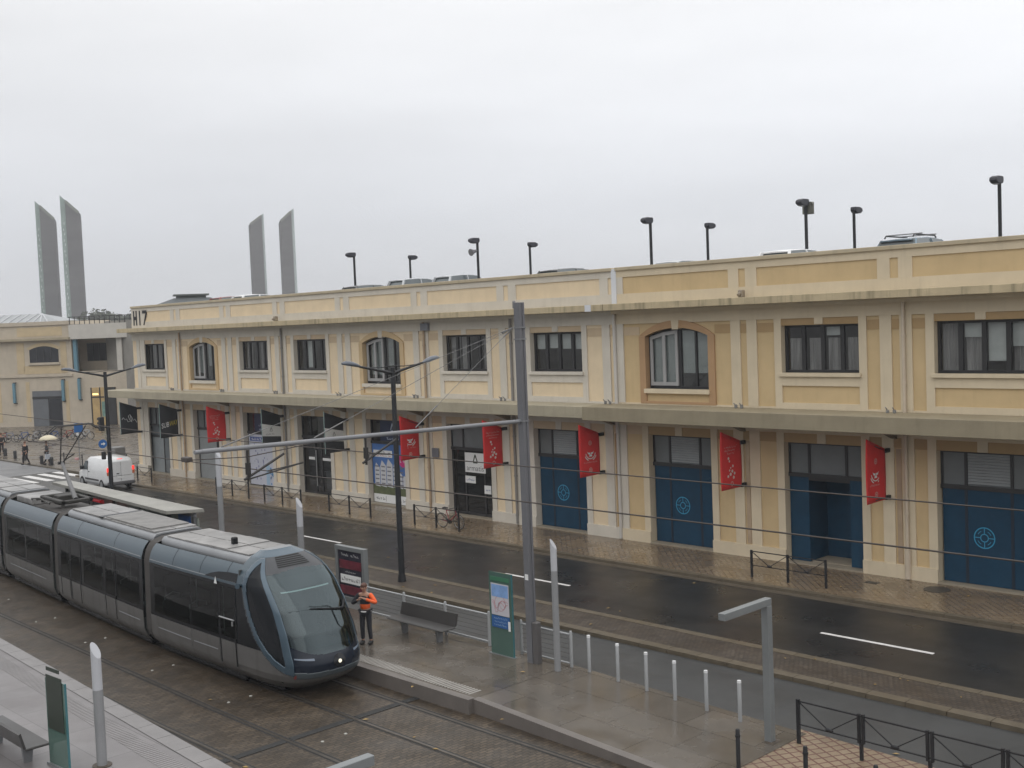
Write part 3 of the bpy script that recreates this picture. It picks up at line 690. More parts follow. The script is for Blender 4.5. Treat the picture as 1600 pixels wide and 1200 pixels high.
MB().tube([(XJ-.02, -.06, 9.5), (XJ-.02, -.06, .05)], .075, 10).build('downpipe', flat('downpipe_offwhite', (.55, .53, .50), streak=.3, stain=(.32, .28, .22)), hall)
# ---- canopy
MB().box(1.9, 46.2, -1.60, 0.0, 5.16, 5.64).build('canopy', CANO, hall, bevel=0.02)
MB().box(46.2, XR, -1.78, 0.0, 5.10, 5.66).build('canopy', CANO_R, hall, bevel=0.02)
for p in PIER[1:-1]:
    MB().prism([(0.0, 4.75), (-.9, 5.09), (0.0, 5.09)], 'x', p-.28, p-.06).build('canopy_bracket', mat('bracket_dark', (0.20, 0.17, 0.12), .8), hall)  # brackets in one even tone, darker than the canopy
# ---- downpipes, hoppers and small fittings
for x, mt_ in ((9.95, PIPE_B), (21.75, flat('downpipe_grey', (.22, .21, .20))), (34.35, PIPE_B), (40.45, flat('downpipe_grey', (.22, .21, .20))), (59.28, PIPE_L)):
    k = MB(); k.tube([(x, -.08, 9.48), (x, -.08, .05 if x != 59.28 else 1.05)], .06, 10)
    for z in (.4, 2.2, 4.0, 6.6, 8.2): k.tube([(x, -.08, z), (x, -.08, z+.07)], .078, 10)
    if x == 59.28: k.tube([(x, -.08, 1.05), (x, -.08, .03)], .10, 12)
    k.build('downpipe', mt_, hall)
k = MB(); k.box(34.2, 34.75, -.14, .0, 8.95, 9.3); k.build('hopper', flat('hopper_grey', (.20, .21, .24)), hall)
MB().box(34.55, 35.05, -.03, .0, 2.75, 3.2).build('name_plate', flat('plate_grey', (.16, .17, .19)), hall)
rn = random.Random(5)
for p in PIER[1:11]:
    for q in range(2):
        x = p-.2+.25*q; MB().rbox(x, x+.10, -.5, -.40, 5.66, 5.66+.10+.08*rn.random(), .02).tube([(x+.05, -.45, 5.75), (x+.05, -.58, 5.86)], .02, 6).build('canopy_light', flat('fitting_grey', (.22, .22, .22)), hall)
for p in PIER[1:11:1]:
    if int(p*10) % 2: MB().rbox(p+.06, p+.26, -.45, -.22, 9.77, 10.05, .03).tube([(p+.16, -.33, 10.0), (p+.16, -.55, 9.86)], .06, 8).build('cornice_light', flat('fitting_brown', (.26, .22, .17)), hall)
# building number
zb, zt_ = 9.96, 10.94; k = MB()
x = 3.64; k.box(x, x+.15, -.02, .0, zb, zt_); k.box(x+.38, x+.53, -.02, .0, zb, zt_); k.box(x+.15, x+.38, -.02, .0, zb+.36, zb+.60)
x = 4.50; k.box(x, x+.15, -.02, .0, zb, zt_)
x = 4.98; k.prism([(x+.08, zb), (x+.22, zb), (x+.60, zt_-.24), (x+.60, zt_), (x-.02, zt_), (x-.02, zt_-.2), (x+.44, zt_-.2)], 'y', -.02, 0)
k.build('number_lettering', PRINTB, hall)

# ------------------------------------------------------------------ posters and signs on the shop fronts
c = CEN[2]
o = thing('window_poster', 'pale whitish full-height window poster with a blue header strip and small blue figures', 'poster', (c, .3, .1))
MB().box(c-1.42, c+1.42, .275, .29, .12, 3.12).build('sheet', flat('poster_pale', (.50, .52, .60), rough=.5, var=.05), o)
MB().box(c-1.28, c+1.3, .268, .274, 2.72, 2.98).build('header', flat('poster_blue_header', (.06, .10, .30)), o)
MB().scrawl((c, .2665, 2.85), X, Z, 2.2, .14, 3).build('lettering', PRINTW, o)
k = MB(); rn = random.Random(11)
for q in range(46):
    x = c+rn.uniform(-.9, 1.25); z = rn.uniform(.35, 2.55); s1 = rn.uniform(.02, .05); k.box(x-s1, x+s1, .27, .274, z-s1*1.4, z+s1*1.4)
k.build('printed_figures', flat('poster_violet', (.16, .17, .34)), o)
k = MB(); k.box(c+.35, c+.72, .269, .274, .18, 1.35); k.build('printed_tower', flat('poster_lightblue', (.33, .47, .62)), o)
k = MB(); rn = random.Random(12)
for q in range(14):
    x = c+1.05+rn.uniform(-.25, .25); z = rn.uniform(.25, 1.15); k.ring2((x, .2685, z), X, Z, 0, rn.uniform(.05, .10), 8)
k.build('printed_drop', flat('poster_midblue', (.10, .27, .50)), o)
c = CEN[4]
o = thing('window_poster', 'blue housing advertisement covering a shop front, with white apartment blocks and a pink disc', 'poster', (c, .3, .1))
MB().box(c-1.46, c+1.46, .275, .29, .08, 3.14).build('sheet', mat('poster_sky', (.055, .15, .40), .5, var=.25, scale=.9), o)
MB().box(c-1.36, c+.2, .268, .274, 2.46, 2.82).build('text_panel', PRINTW, o); MB().box(c-1.46, c+1.46, .269, .274, .08, .52).build('text_panel', PRINTW, o)
k = MB(); k.box(c-1.46, c+1.46, .2695, .2745, .52, 1.0); k.build('printed_lawn', mat('poster_lawn', (.10, .12, .055), .6, var=.35, scale=3), o)
k = MB(); rn = random.Random(4)
for q, (xx, w_, h_) in enumerate(((-1.3, .42, 1.2), (-.83, .48, 1.35), (-.3, .5, 1.45), (.25, .4, 1.3), (.7, .28, .8), (1.02, .3, .65))):
    x = c+xx; z = .95
    k.add([(x, .268, z), (x+w_, .268, z-.05), (x+w_, .268, z+h_*.8), (x+w_*.3, .268, z+h_), (x, .268, z+h_*.75)], [(0, 1, 2, 3, 4)])
k.build('printed_flats', flat('poster_flats', (.56, .57, .60)), o)
k = MB()
for q in range(5):
    for w_ in range(5):
        x = c-1.24+w_*.5; z = 1.05+q*.22; k.box(x, x+.3, .266, .267, z, z+.07)
k.build('printed_balconies', flat('poster_shade', (.17, .17, .21)), o)
k = MB(); k.ring2((c+1.08, .262, 2.36), X, Z, 0, .34, 28); k.build('pink_disc', flat('poster_pink', (.55, .03, .19)), o)
MB().scrawl((c+1.08, .2605, 2.36), X, Z, .46, .2, 8).build('lettering', PRINTW, o)
k = MB(); k.scrawl((c-.58, .2655, 2.70), X, Z, 1.35, .12, 4); k.build('lettering', PRINTB, o)
k = MB(); k.scrawl((c-.58, .2655, 2.55), X, Z, 1.35, .08, 5); k.build('lettering', flat('print_red', (.45, .04, .06)), o)
k = MB(); k.scrawl((c-.9, .2655, .30), X, Z, .75, .15, 6); k.box(c-.45, c-.43, .2655, .268, .16, .44); k.scrawl((c+.95, .2655, .28), X, Z, .7, .13, 7); k.build('lettering', PRINTB, o)
def lambda_mark(k, o, s, rv=X, uv=Z):
    """the open 'A' mark: a triangle outline over a short bar"""
    o = Vector(o); rv = Vector(rv); uv = Vector(uv)
    def q(pts): k.add([o+rv*(p[0]*s)+uv*(p[1]*s) for p in pts], [tuple(range(len(pts)))])
    q([(-.5, -.4), (-.28, -.4), (.06, .42), (-.08, .62)]); q([(.5, -.4), (.28, -.4), (-.06, .42), (.08, .62)][::-1]); q([(-.42, -.6), (.42, -.6), (.42, -.46), (-.42, -.46)])
for ci, lab in ((2, 'navy fanlight sign with a white triangle mark above the pale poster'), (4, 'navy fanlight sign with a white triangle mark above the blue housing advertisement')):
    c = CEN[ci]; o = thing('fanlight_sign', lab, 'sign', (c, .3, 3.3), group='navy fanlight signs')
    MB().box(c-.72, c+1.45, .285, .297, 3.32, 4.36).build('sign_panel', NAVY, o)
    k = MB(); lambda_mark(k, (c+.3, .2835, 4.05), .34); k.scrawl((c+.3, .2835, 3.70), X, Z, 1.1, .15, ci); k.scrawl((c+.3, .2835, 3.46), X, Z, 1.0, .13, ci+9)
    k.build('lettering', flat('sign_pale_blue', (.45, .52, .62)), o)
c = CEN[5]
o = thing('door_sign', 'large white sign with triangle logo and grey word on the dark glazed door', 'sign', (c, .3, 2.1))
MB().box(c-.58, c+.85, .282, .297, 2.12, 3.06).build('sign_panel', PRINTW, o)
k = MB(); lambda_mark(k, (c+.15, .2805, 2.78), .36); k.build('logo', flat('logo_green_black', (.03, .05, .03)), o)
MB().text('armatis', (c+.13, .2805, 2.32), X, Z, .38, width=1.2).build('lettering', flat('sign_grey', (.12, .12, .13)), o)
for lab, x0, x1, z0, z1, txt in (('small white notice with one blue text line on the dark glazed door', c-.6, c+.12, 1.60, 1.94, '+ accueil'), ('small pale square notice on the dark door near its right edge', c+.72, c+1.18, 1.16, 1.56, 'AVIS')):
    o = thing('door_notice', lab, 'notice', (x0, .3, z0), group='notices on the dark door')
    MB().box(x0, x1, .284, .297, z0, z1).build('sheet', PRINTW, o); MB().scrawl(((x0+x1)/2, .2825, (z0+z1)/2), X, Z, (x1-x0)*.72, .11, len(txt)).build('lettering', flat('print_blue', (.06, .09, .28)), o)

# ------------------------------------------------------------------ banners on the piers
BX = [4.0, 9.58, 15.53, 21.6, 27.68, 33.96, 39.88, 45.74, 52.8, 58.63]
kindb = ['script', 'sub', 'star', 'band', 'band', 'crest', 'star', 'crest', 'star', 'crest']
labb = ['black projecting banner with a thin white script R, at the left end of the warehouse',
 'black projecting banner with one word in white and yellow letters',
 'red projecting banner with small white dots, the leftmost red one',
 'black banner with a pale grey middle band beside the pale window poster',
 'black banner with a pale grey middle band beside the glazed shop doorway',
 'red banner with a white crest beside the blue housing advertisement, behind the long mast arm',
 'red banner with white dots overlapping the large white sign on the dark door',
 'red banner with a white crest beside the blue door just right of the tall mast',
 'red banner with white dots between two blue doors, right of the centre',
 'red banner with a white crest beside the open blue doorway, the rightmost banner']
for i, (x, kd, lb) in enumerate(zip(BX, kindb, labb)):
    o = thing('wall_banner', lb, 'banner', (x, 0, 2.7), group='banners projecting from the piers')
    red = kd in ('star', 'crest')
    # cloth: slightly billowed sheet, outer edge taller than the inner one
    k = MB(); nu, nv = 10, 12; vs = []; fs = []
    def P(u, v):
        y = -.30-1.22*u; zt = 4.44+.44*u; zb = 2.71-.03*u
        return (x+.05*math.sin(u*2.6+i)*math.sin(v*2.5+.4), y, zb+(zt-zb)*v)
    for v in range(nv+1):
        for u in range(nu+1): vs.append(P(u/nu, v/nv))
    w = nu+1
    for v in range(nv):
        for u in range(nu): fs.append((v*w+u, v*w+u+1, (v+1)*w+u+1, (v+1)*w+u))
    k.add(vs, fs, True)
    cl = k.build('cloth', REDB if red else DARKB, o)
    so = cl.modifiers.new('thickness', 'SOLIDIFY'); so.thickness = .012
    for z in (4.36, 2.76): MB().box(x-.05, x+.05, -.32, -.0, z-.07, z+.07).tube([(x, -.3, z), (x, -.95, z+(.22 if z > 4 else 0))], .018, 6).build('bracket', BLACKP, o)
    if not red:
        MB().tube([(x, -1.525, 2.66), (x, -1.525, 4.92)], .018, 6).build('edge_rod', flat('rod_pale_green', (.30, .42, .40)), o)
    xs_ = x+.06   # printed side faces the camera (+x)
    def S(u, v): p = P(u, v); return (p[0]+.012, p[1], p[2])
    def patch(k, u0, u1, v0, v1):
        k.add([S(u0, v0), S(u1, v0), S((u1), v1), S(u0, v1)], [(0, 1, 2, 3)])
    yv = (0, 1, 0)
    def pt(u, v, d=.014): p = P(u, v); return Vector((p[0]+d, p[1], p[2]))
    if kd == 'script':
        k = MB(); cv = [(.95, .40), (.82, .52), (.72, .46), (.66, .56), (.55, .66), (.45, .60), (.52, .48), (.60, .44), (.42, .40), (.34, .50), (.26, .46), (.16, .53), (.08, .46)]
        k.tube([pt(1-a, b, .02) for a, b in cv], .016, 5); k.tube([pt(.42, .62, .02), pt(.40, .52, .02), pt(.36, .40, .02)], .016, 5)
        k.build('emblem', PRINTW, o)
    elif kd == 'sub':
        c0 = pt(.5, .42, .06)
        MB().text('SUB', c0+Vector((0, -.29, -.04)), (0, .985, .17), Z, .46, width=.52).build('lettering', PRINTW, o)
        k = MB(); k.text('WAY', c0+Vector((0, .28, .06)), (0, .985, .17), Z, .46, width=.58); k.build('lettering', YELLOW, o)
    elif kd == 'band':
        k = MB()
        for a in range(8):
            patch(k, a/8, (a+1)/8, .30, .62)
        k.xform(lambda a, b, c_: (a+.004, b, c_)); k.build('grey_band', PANELG, o)
        k = MB(); lambda_mark(k, pt(.5, .50, .03), .20, yv); k.scrawl(pt(.5, .37, .03), yv, Z, .7, .09, i); k.build('lettering', flat('print_mid_grey', (.22, .23, .23)), o)
    elif kd == 'crest':
        k = MB(); cc = pt(.5, .47, .03)
        # bowl-shaped crest: horned head on a cushion between two sprays, small medallions above and below
        k.ring2(cc+Vector((0, 0, .10)), yv, Z, .285, .32, 14, math.pi+.25, 2*math.pi-.25); k.ring2(cc+Vector((0, 0, .10)), yv, Z, .36, .40, 14, math.pi+.5, math.pi+1.2); k.ring2(cc+Vector((0, 0, .10)), yv, Z, .36, .40, 14, 2*math.pi-1.2, 2*math.pi-.5)
        for sgn in (-1, 1):
            k.add([cc+Vector((0, sgn*.02, -.03)), cc+Vector((0, sgn*.15, .0)), cc+Vector((0, sgn*.20, .11)), cc+Vector((0, sgn*.12, .055)), cc+Vector((0, sgn*.02, .06))], [(0, 1, 2, 3, 4)])
        k.add([cc+Vector((0, a, b)) for a, b in ((-.10, -.11), (.10, -.11), (.07, -.03), (-.07, -.03))], [(0, 1, 2, 3)])
        k.build('crest', PRINTW, o)
        k = MB(); k.ring2(pt(.5, .70, .03), yv, Z, .07, .10, 14); k.ring2(pt(.5, .70, .03), yv, Z, 0, .035, 10); k.ring2(pt(.5, .13, .03), yv, Z, .07, .10, 14); k.ring2(pt(.5, .13, .03), yv, Z, 0, .04, 10)
        k.scrawl(pt(.5, .30, .03), yv, Z, .78, .07, i); k.build('lettering', PINKW, o)
    elif kd == 'star':
        k = MB(); k.scrawl(pt(.52, .80, .03), yv, Z, .8, .08, i); k.scrawl(pt(.52, .74, .03), yv, Z, .8, .08, i+3); k.scrawl(pt(.52, .68, .03), yv, Z, .5, .07, i+5); k.ring2(pt(.5, .10, .03), yv, Z, .06, .09, 14); k.build('lettering', PINKW, o)
        k = MB(); rn = random.Random(20+i)
        for a, b, r_ in ((.36, .57, .055), (.40, .52, .045), (.55, .44, .05), (.45, .40, .035), (.52, .34, .06), (.62, .30, .055), (.44, .28, .065), (.58, .22, .06), (.33, .24, .055), (.40, .35, .04)):
            k.ring2(pt(1-a, b, .03), yv, Z, 0, r_, 9)
        k.build('dots', flat('print_soft_white', (.66, .58, .56)), o)
# ------------------------------------------------------------------ next warehouse to the left, standing at an angle
LO = Vector((-45.4, 13.58, 0)); LU = Vector((0.82111, 0.57077, 0)); LN = Vector((-0.57077, 0.82111, 0))   # LN points into the building
def LT(s, d, z): p = LO+LU*s+LN*d; return (p.x, p.y, z)
lb = thing('annex_building', 'beige two-storey building at an angle beyond the plaza, with blue strips and bicycles in front', 'building', (-45.4, 13.58, 0))
def lbox(k, s0, s1, d0, d1, z0, z1):
    q = MB().box(s0, s1, d0, d1, z0, z1); k.add([LT(*v) for v in q.v], q.f); return k
LTR = mat('annex_trim', (0.49, 0.43, 0.345), .88, var=.10, streak=.2, stain=(.28, .25, .2)); LPA = mat('annex_panel', (0.52, 0.42, 0.27), .88, var=.1)
LBL = mat('annex_blue_paint', (.12, .24, .31), .6, var=.1); LGL = mat('annex_dark_window', (.028, .03, .036), .15, var=.3)
k = MB(); lbox(k, -46, 3.3, 0, 1.2, 0, 10.8); lbox(k, -46, 1.9, 1.2, 8, 0, 10.8); lbox(k, 3.3, 14, 0.0, 8, 0, 5.75); lbox(k, 2.0, 14, 3.56, 8, 5.75, 9.19); k.build('wall', LTR, lb)
k = MB(); lbox(k, -46.2, 3.36, -.14, 8, 10.8, 11.2); k.build('parapet', LTR, lb)
k = MB(); lbox(k, -46.2, 3.4, -.55, 0.0, 9.2, 9.45); k.build('cornice', mat('annex_cornice', (.36, .31, .22), .85, var=.15, streak=.4), lb)
k = MB(); lbox(k, -46, 3.3, -.16, 0, 5.3, 5.55); k.build('string_course', LTR, lb)
for j in range(-5, 1):
    s0 = j*8.05
    for a, b, z0, z1 in ((s0-3.2, s0-2.3, 5.7, 9.0), (s0+2.0, s0+2.7, 5.7, 9.0), (s0-2.4, s0+2.4, 5.65, 6.5), (s0-2.35, s0-1.9, 0.5, 4.8), (s0+2.3, s0+2.7, .5, 4.8), (s0-3.0, s0+2.3, 9.65, 10.6)):
        k = MB(); lbox(k, a, b, -.03, 0, z0, z1); k.build('wall_panel', LPA, lb)
    # segmental window and shop opening
    k = MB(); ap = arch_pts(s0+.05, 1.7, 8.2, 8.58); 
    q = MB().prism([(s0+1.75, 6.85), (s0-1.65, 6.85)]+ap, 'y', -.05, -.02); k.add([LT(*v) for v in q.v], q.f); w = k.build('window', LGL, lb)
    k = MB(); 
    for u in (-.8, .05, .9): lbox(k, s0+u-.05, s0+u+.05, -.08, -.05, 6.85, 8.45)
    k.build('mullion', DARKF, w); k = MB(); lbox(k, s0-1.8, s0+1.9, -.2, 0, 6.6, 6.83); k.build('sill', LTR, w)
    k = MB(); q = MB(); inn = arch_pts(s0+.05, 1.7, 8.2, 8.58); ou = arch_pts(s0+.05, 2.05, 8.35, 8.95)
    q.add([(x, -.06, z) for x, z in inn]+[(x, -.06, z) for x, z in ou], [(u, u+1, len(inn)+u+1, len(inn)+u) for u in range(len(inn)-1)]); k.add([LT(*v) for v in q.v], q.f); k.build('window_arch', LPA, w)
    k = MB(); lbox(k, s0-1.6, s0+1.85, -.05, -.01, 0.02, 3.8); d = k.build('shop_front', mat('annex_shutter', (.13, .14, .155), .5, var=.15), lb)
    k = MB(); lbox(k, s0-1.6, s0+1.85, -.09, -.05, 2.95, 3.2); lbox(k, s0+.25, s0+.35, -.09, -.05, .02, 2.95); k.build('shop_frame', DARKF, d)
    k = MB(); lbox(k, s0+.4, s0+1.8, -.08, -.05, .1, 2.9); k.build('shop_door', LGL, d)
# recessed bay with lit doorway, columns and the linking terrace slab above it
k = MB(); lbox(k, 5.3, 8.2, -.05, -.01, 0.02, 4.0); d = k.build('entrance_recess', mat('lit_entrance', (.30, .22, .11), .5, var=.3, emit=(1.0, .66, .28), estr=.10), lb)
k = MB(); lbox(k, 5.3, 8.2, -.1, -.05, 2.9, 3.05); 
for u in (5.35, 6.35, 7.2, 8.15): lbox(k, u-.06, u+.06, -.1, -.05, .02, 4.0)
lbox(k, 7.2, 8.2, -.09, -.05, .02, 4.0); k.build('entrance_frame', DARKF, d)
k = MB(); lbox(k, 5.5, 6.15, -.08, -.05, 3.2, 3.38); k.build('entrance_lamp', mat('warm_lamp', (.8, .6, .3), .5, emit=(1, .72, .25), estr=1.6, var=0), d)
k = MB(); lbox(k, 6.5, 6.95, -.08, -.05, .9, 2.5); k.build('entrance_poster', mat('entrance_poster', (.14, .24, .22), .5, var=.4, scale=2, emit=(.3, .5, .4), estr=.06), d)
k = MB(); lbox(k, 3.0, 5.9, 3.5, 3.56, 6.75, 8.7); w = k.build('window', LGL, lb)
k = MB()
for u in range(1, 4): lbox(k, 3.0+u*.725-.05, 3.0+u*.725+.05, 3.44, 3.5, 6.75, 8.7)
k.build('mullion', DARKF, w)
for s0 in (3.65, 10.0):
    k = MB(); lbox(k, s0-.2, s0+.2, .05, .35, 5.75, 9.2); k.build('blue_column', LBL, lb)
k = MB(); lbox(k, 8.5, 9.1, .05, .65, 0, 9.2); k.build('white_column', mat('annex_white', (.52, .50, .46), .8, var=.1), lb)
k = MB(); lbox(k, 3.3, 16, -.35, 8, 9.2, 10.75); k.build('terrace_slab', mat('annex_white', (.52, .50, .46), .8), lb)
k = MB()
for u in range(0, 13): lbox(k, 3.4+u*.58, 3.46+u*.58, -.3, -.24, 10.75, 11.5)
lbox(k, 3.3, 10.6, -.31, -.23, 11.5, 11.57); lbox(k, 3.3, 10.6, -.29, -.25, 11.12, 11.16)
k.build('terrace_railing', DARKBROWN, lb)
for s0, z0, z1 in ((-3.6, 2.6, 4.7), (2.2, 2.7, 4.9), (4.1, 2.8, 5.0), (-11.6, 2.6, 4.7)):
    k = MB(); lbox(k, s0-.13, s0+.13, -.36, -.15, z0, z1); st = k.build('blue_strip', LBL, lb)
    k = MB(); lbox(k, s0-.16, s0+.16, -.2, 0, z0-.1, z0); lbox(k, s0-.16, s0+.16, -.2, 0, z1, z1+.1); k.build('bracket', DARKBROWN, st)
# translucent ribbed roof behind the parapet
k = MB(); 
a, b, hh = -30, 1.6, 12.15
q = MB(); q.add([(a, 1.2, 11.0), (b, 1.2, 11.0), (b, 7.5, 11.0), (a, 7.5, 11.0), (a, 4.2, hh), (b-4.2, 4.2, hh)], [(0, 1, 5, 4), (1, 2, 5), (2, 3, 4, 5), (3, 0, 4)]); k.add([LT(*v) for v in q.v], q.f)
gr = k.build('glass_roof', mat('roof_glazing', (.26, .275, .285), .3, var=.15), lb)
k = MB()
for u in range(-28, 1, 1):
    p, q = Vector(LT(u*1.05, 1.2, 11.03)), Vector(LT(min(u*1.05, b-4.2), 4.2, hh+.03)); k.bar(p, q, .14, .06)
k.build('roof_rib', mat('roof_rib', (.42, .43, .45), .4), gr)

# ------------------------------------------------------------------ pavilion roof seen behind the warehouse parapet
pv = thing('pavilion', 'dark low-pitched pavilion roof with a raised lantern, behind the warehouse parapet', 'building', (-30, 27, 0))
PVM = mat('pavilion_slate', (.09, .10, .105), .6, var=.15); 
k = MB(); k.box(-42, -22, 19, 35, 0, 11.0); k.build('wall', mat('pavilion_wall', (.25, .24, .22), .8), pv)
C0 = Vector((-30.7, 23.0)); dd = Vector((.42, .908)); nn = Vector((-.908, .42))
def PT(s, t, z): q = C0+dd*s+nn*t; return (q.x, q.y, z)
k = MB(); k.add([PT(-4.6, -3, 11.9), PT(4.6, -3, 11.9), PT(4.6, 3, 11.9), PT(-4.6, 3, 11.9), PT(-1.6, -1, 12.95), PT(2.0, -1, 12.95), PT(2.0, 1, 12.95), PT(-1.6, 1, 12.95)], [(0, 1, 5, 4), (1, 2, 6, 5), (2, 3, 7, 6), (3, 0, 4, 7), (0, 3, 2, 1)]); k.build('roof', PVM, pv)
k = MB(); q = MB().box(-1.3, 1.6, -.8, .8, 12.7, 13.2); k.add([PT(*v) for v in q.v], q.f); q = MB().box(-1.6, 1.9, -1.1, 1.1, 13.2, 13.35); k.add([PT(*v) for v in q.v], q.f); k.build('lantern', mat('pavilion_lantern', (.12, .135, .13), .6), pv)

# ------------------------------------------------------------------ lift bridge pylons far behind
CONC = mat('pylon_concrete', (0.115, 0.110, 0.110), 0.85, var=0.22, scale=.5, stretch=(.12, .12, .55))
PGL = mat('pylon_pale_glazing', (.40, .46, .45), .35, var=.15, scale=.1)
def pylon(az0, az1, dist, peak, low, mirror, label, glz):
    az0, az1 = R(az0), R(az1)
    cx, cy = 77.78, -36.2
    A = Vector((cx-math.sin(az0)*dist, cy+math.cos(az0)*dist)); B = Vector((cx-math.sin(az1)*dist, cy+math.cos(az1)*dist))
    mid = (A+B)/2; w = (B-A).length; e = (B-A).normalized(); f = Vector((e.y, -e.x))
    if f.dot(Vector((cx, cy))-mid) < 0: f = -f
    o = thing('bridge_pylon', label, 'bridge tower', (mid.x, mid.y, 0), group='slanted concrete pylons of the lift bridge')
    def PP(u, v, z): q = mid+e*u+f*v; return (q.x, q.y, z)
    h = w/2
    dep = 5.0
    # plan: rounded front corner opposite the glazed edge
    if not mirror: prof = [(-h+glz, dep), (h-1.2, dep), (h-.25, dep-1.0), (h, -dep), (-h+glz, -dep)]
    else: prof = [(h-glz, dep), (h-glz, -dep), (-h, -dep), (-h+.25, dep-1.0), (-h+1.2, dep)]
    def top(u):
        t = (u+h)/w; t = t if not mirror else 1-t
        zz = peak+(low-peak)*t
        return zz-(.35 if t > .95 else 0)
    k = MB(); n = len(prof)
    k.add([PP(u, v, 0) for u, v in prof]+[PP(u, v, top(u)) for u, v in prof], [tuple(range(n)), tuple(range(2*n-1, n-1, -1))]+[(i, i+n, (i+1) % n+n, (i+1) % n) for i in range(n)])
    k.build('shaft', CONC, o)
    u0, u1 = (-h, -h+glz-.02) if not mirror else (h-glz+.02, h)
    q = MB(); q.add([PP(u, v, z) for u, v, z in ((u0, dep-.4, 0), (u1, dep-.4, 0), (u1, -dep, 0), (u0, -dep, 0), (u0, dep-.4, top(u0)), (u1, dep-.4, top(u1)), (u1, -dep, top(u1)), (u0, -dep, top(u0)))], [(0, 3, 2, 1), (4, 5, 6, 7), (0, 1, 5, 4), (1, 2, 6, 5), (2, 3, 7, 6), (3, 0, 4, 7)])
    q.build('glazed_edge', mat('pylon_green_glass', (.24, .31, .28), .4, var=.2, scale=.15) if not mirror else PGL, o)
    q = MB(); uc = (u0+u1)/2
    for j in range(24):
        z = 5+j*(low-8)/24+ (j % 2)*.6; du = .18*(1 if j % 2 else -1)
        q.add([PP(uc+du-.14, dep-.36, z), PP(uc+du+.14, dep-.36, z), PP(uc+du+.14, dep-.36, z+1.2), PP(uc+du-.14, dep-.36, z+1.2)], [(0, 1, 2, 3)])
    q.build('stair_light', mat('pylon_white', (.62, .66, .65), .5), o)
    # sloping rim along the cut top
    q = MB(); us = (u1, h-1.2) if not mirror else (-h+1.2, u0)
    q.bar(PP(us[0], dep+.15, top(us[0])-.55), PP(us[1], dep+.15, top(us[1])-.55), .4, 1.3); q.build('rim', mat('pylon_rim', (.20, .21, .18), .6), o)
pylon(67.98, 67.1, 618, 77.5, 68.0, False, 'leftmost slanted grey pylon with a green glazed left edge', 2.0)
pylon(66.90, 66.02, 590, 77.0, 68.2, False, 'tall slanted grey pylon second from the left, the highest in the picture', 2.2)
pylon(58.46, 57.72, 690, 77.5, 71.0, True, 'shorter slanted pylon rising to the right, above the parked cars', 1.2)
pylon(57.03, 56.28, 655, 76.5, 69.0, True, 'rightmost slanted grey pylon with a pale right edge', 1.4)

# ------------------------------------------------------------------ far wood on the skyline
LEAF = mat('far_foliage', (.065, .075, .05), .9, var=.5, scale=.15)
k = MB(); rn = random.Random(8); cx, cy = 77.78, -36.2
def azd(px): 
    d = (r2*((px-800)/F_PX)+u2*((600-495)/F_PX)+fw); return Vector((d.x, d.y)).normalized()
for px0, px1, n, dist, hmax in ((-40, 60, 26, 420, 16.5), (128, 235, 30, 420, 17.5), (60, 135, 14, 430, 13), (235, 480, 30, 520, 18)):
    for i in range(n):
        px_ = px0+(px1-px0)*rn.random(); dv = azd(px_); dist_ = dist*rn.uniform(.95, 1.1); base = Vector((cx, cy))+dv*dist_
        hh = hmax*rn.uniform(.75, 1.12); rr = rn.uniform(3.5, 6.5)
        for c_i in range(7):
            cc = (base.x+rn.uniform(-rr, rr)*.7, base.y+rn.uniform(-rr, rr)*.7, hh-rr*rn.uniform(.4, 1.6)); r0 = rr*rn.uniform(.35, .6)
            for q in range(40):
                v = Vector((rn.gauss(0, 1), rn.gauss(0, 1), rn.gauss(0, 1))).normalized()*r0*rn.uniform(.6, 1.05); p = Vector(cc)+v; s1 = rn.uniform(.3, .65)
                a = Vector((rn.gauss(0, 1), rn.gauss(0, 1), rn.gauss(0, 1))).normalized(); b = a.cross(v).normalized() if a.cross(v).length > 0 else Vector((1, 0, 0))
                k.add([p-a*s1-b*s1*.6, p+a*s1-b*s1*.6, p+a*s1+b*s1*.6, p-a*s1+b*s1*.6], [(0, 1, 2, 3)])
        k.tube([(base.x, base.y, 0), (base.x, base.y, hh-rr)], [.5, .2], 5)
tag(k.build('distant_wood', LEAF), kind='stuff')

# ------------------------------------------------------------------ rooftop parking lamps
def roof_lamp(sign, extra=None):
    o = thing('parking_lamp', 'tmp', 'lamp', (0, 0, 0), group='lamps on the roof car park')
    MB().tube([(0, 0, 0), (0, 0, 3.5)], .07, 8).build('pole', BLACKP, o)
    k = MB(); k.prism([(0.02, 3.32), (sign*.18, 3.29), (sign*.42, 3.31), (sign*.58, 3.40), (sign*.54, 3.52), (sign*.36, 3.58), (-.05*sign, 3.58), (-.08*sign, 3.42)], 'x', -.14, .14)
    k.build('lamp_head', mat('lamp_head_black', (.03, .03, .04), .5), o, bevel=.03)
    MB().prism([(sign*.18, 3.287), (sign*.42, 3.307), (sign*.42, 3.292), (sign*.18, 3.272)], 'x', -.10, .10).build('lens', flat('lamp_lens', (.3, .3, .32), rough=.2), o)
    if extra == 'box': MB().rbox(-.10, .10, -sign*.30, -sign*.08, 3.08, 3.36, .03).build('floodlight', flat('flood_grey', (.16, .16, .14)), o) if sign < 0 else None
    if extra == 'horn':
        MB().tube([(0, -.08, 2.9), (0, -.28, 2.85), (0, -.5, 2.8)], [.07, .10, .20], 10).build('loudspeaker', flat('horn_grey', (.16, .16, .17)), o)
    return o
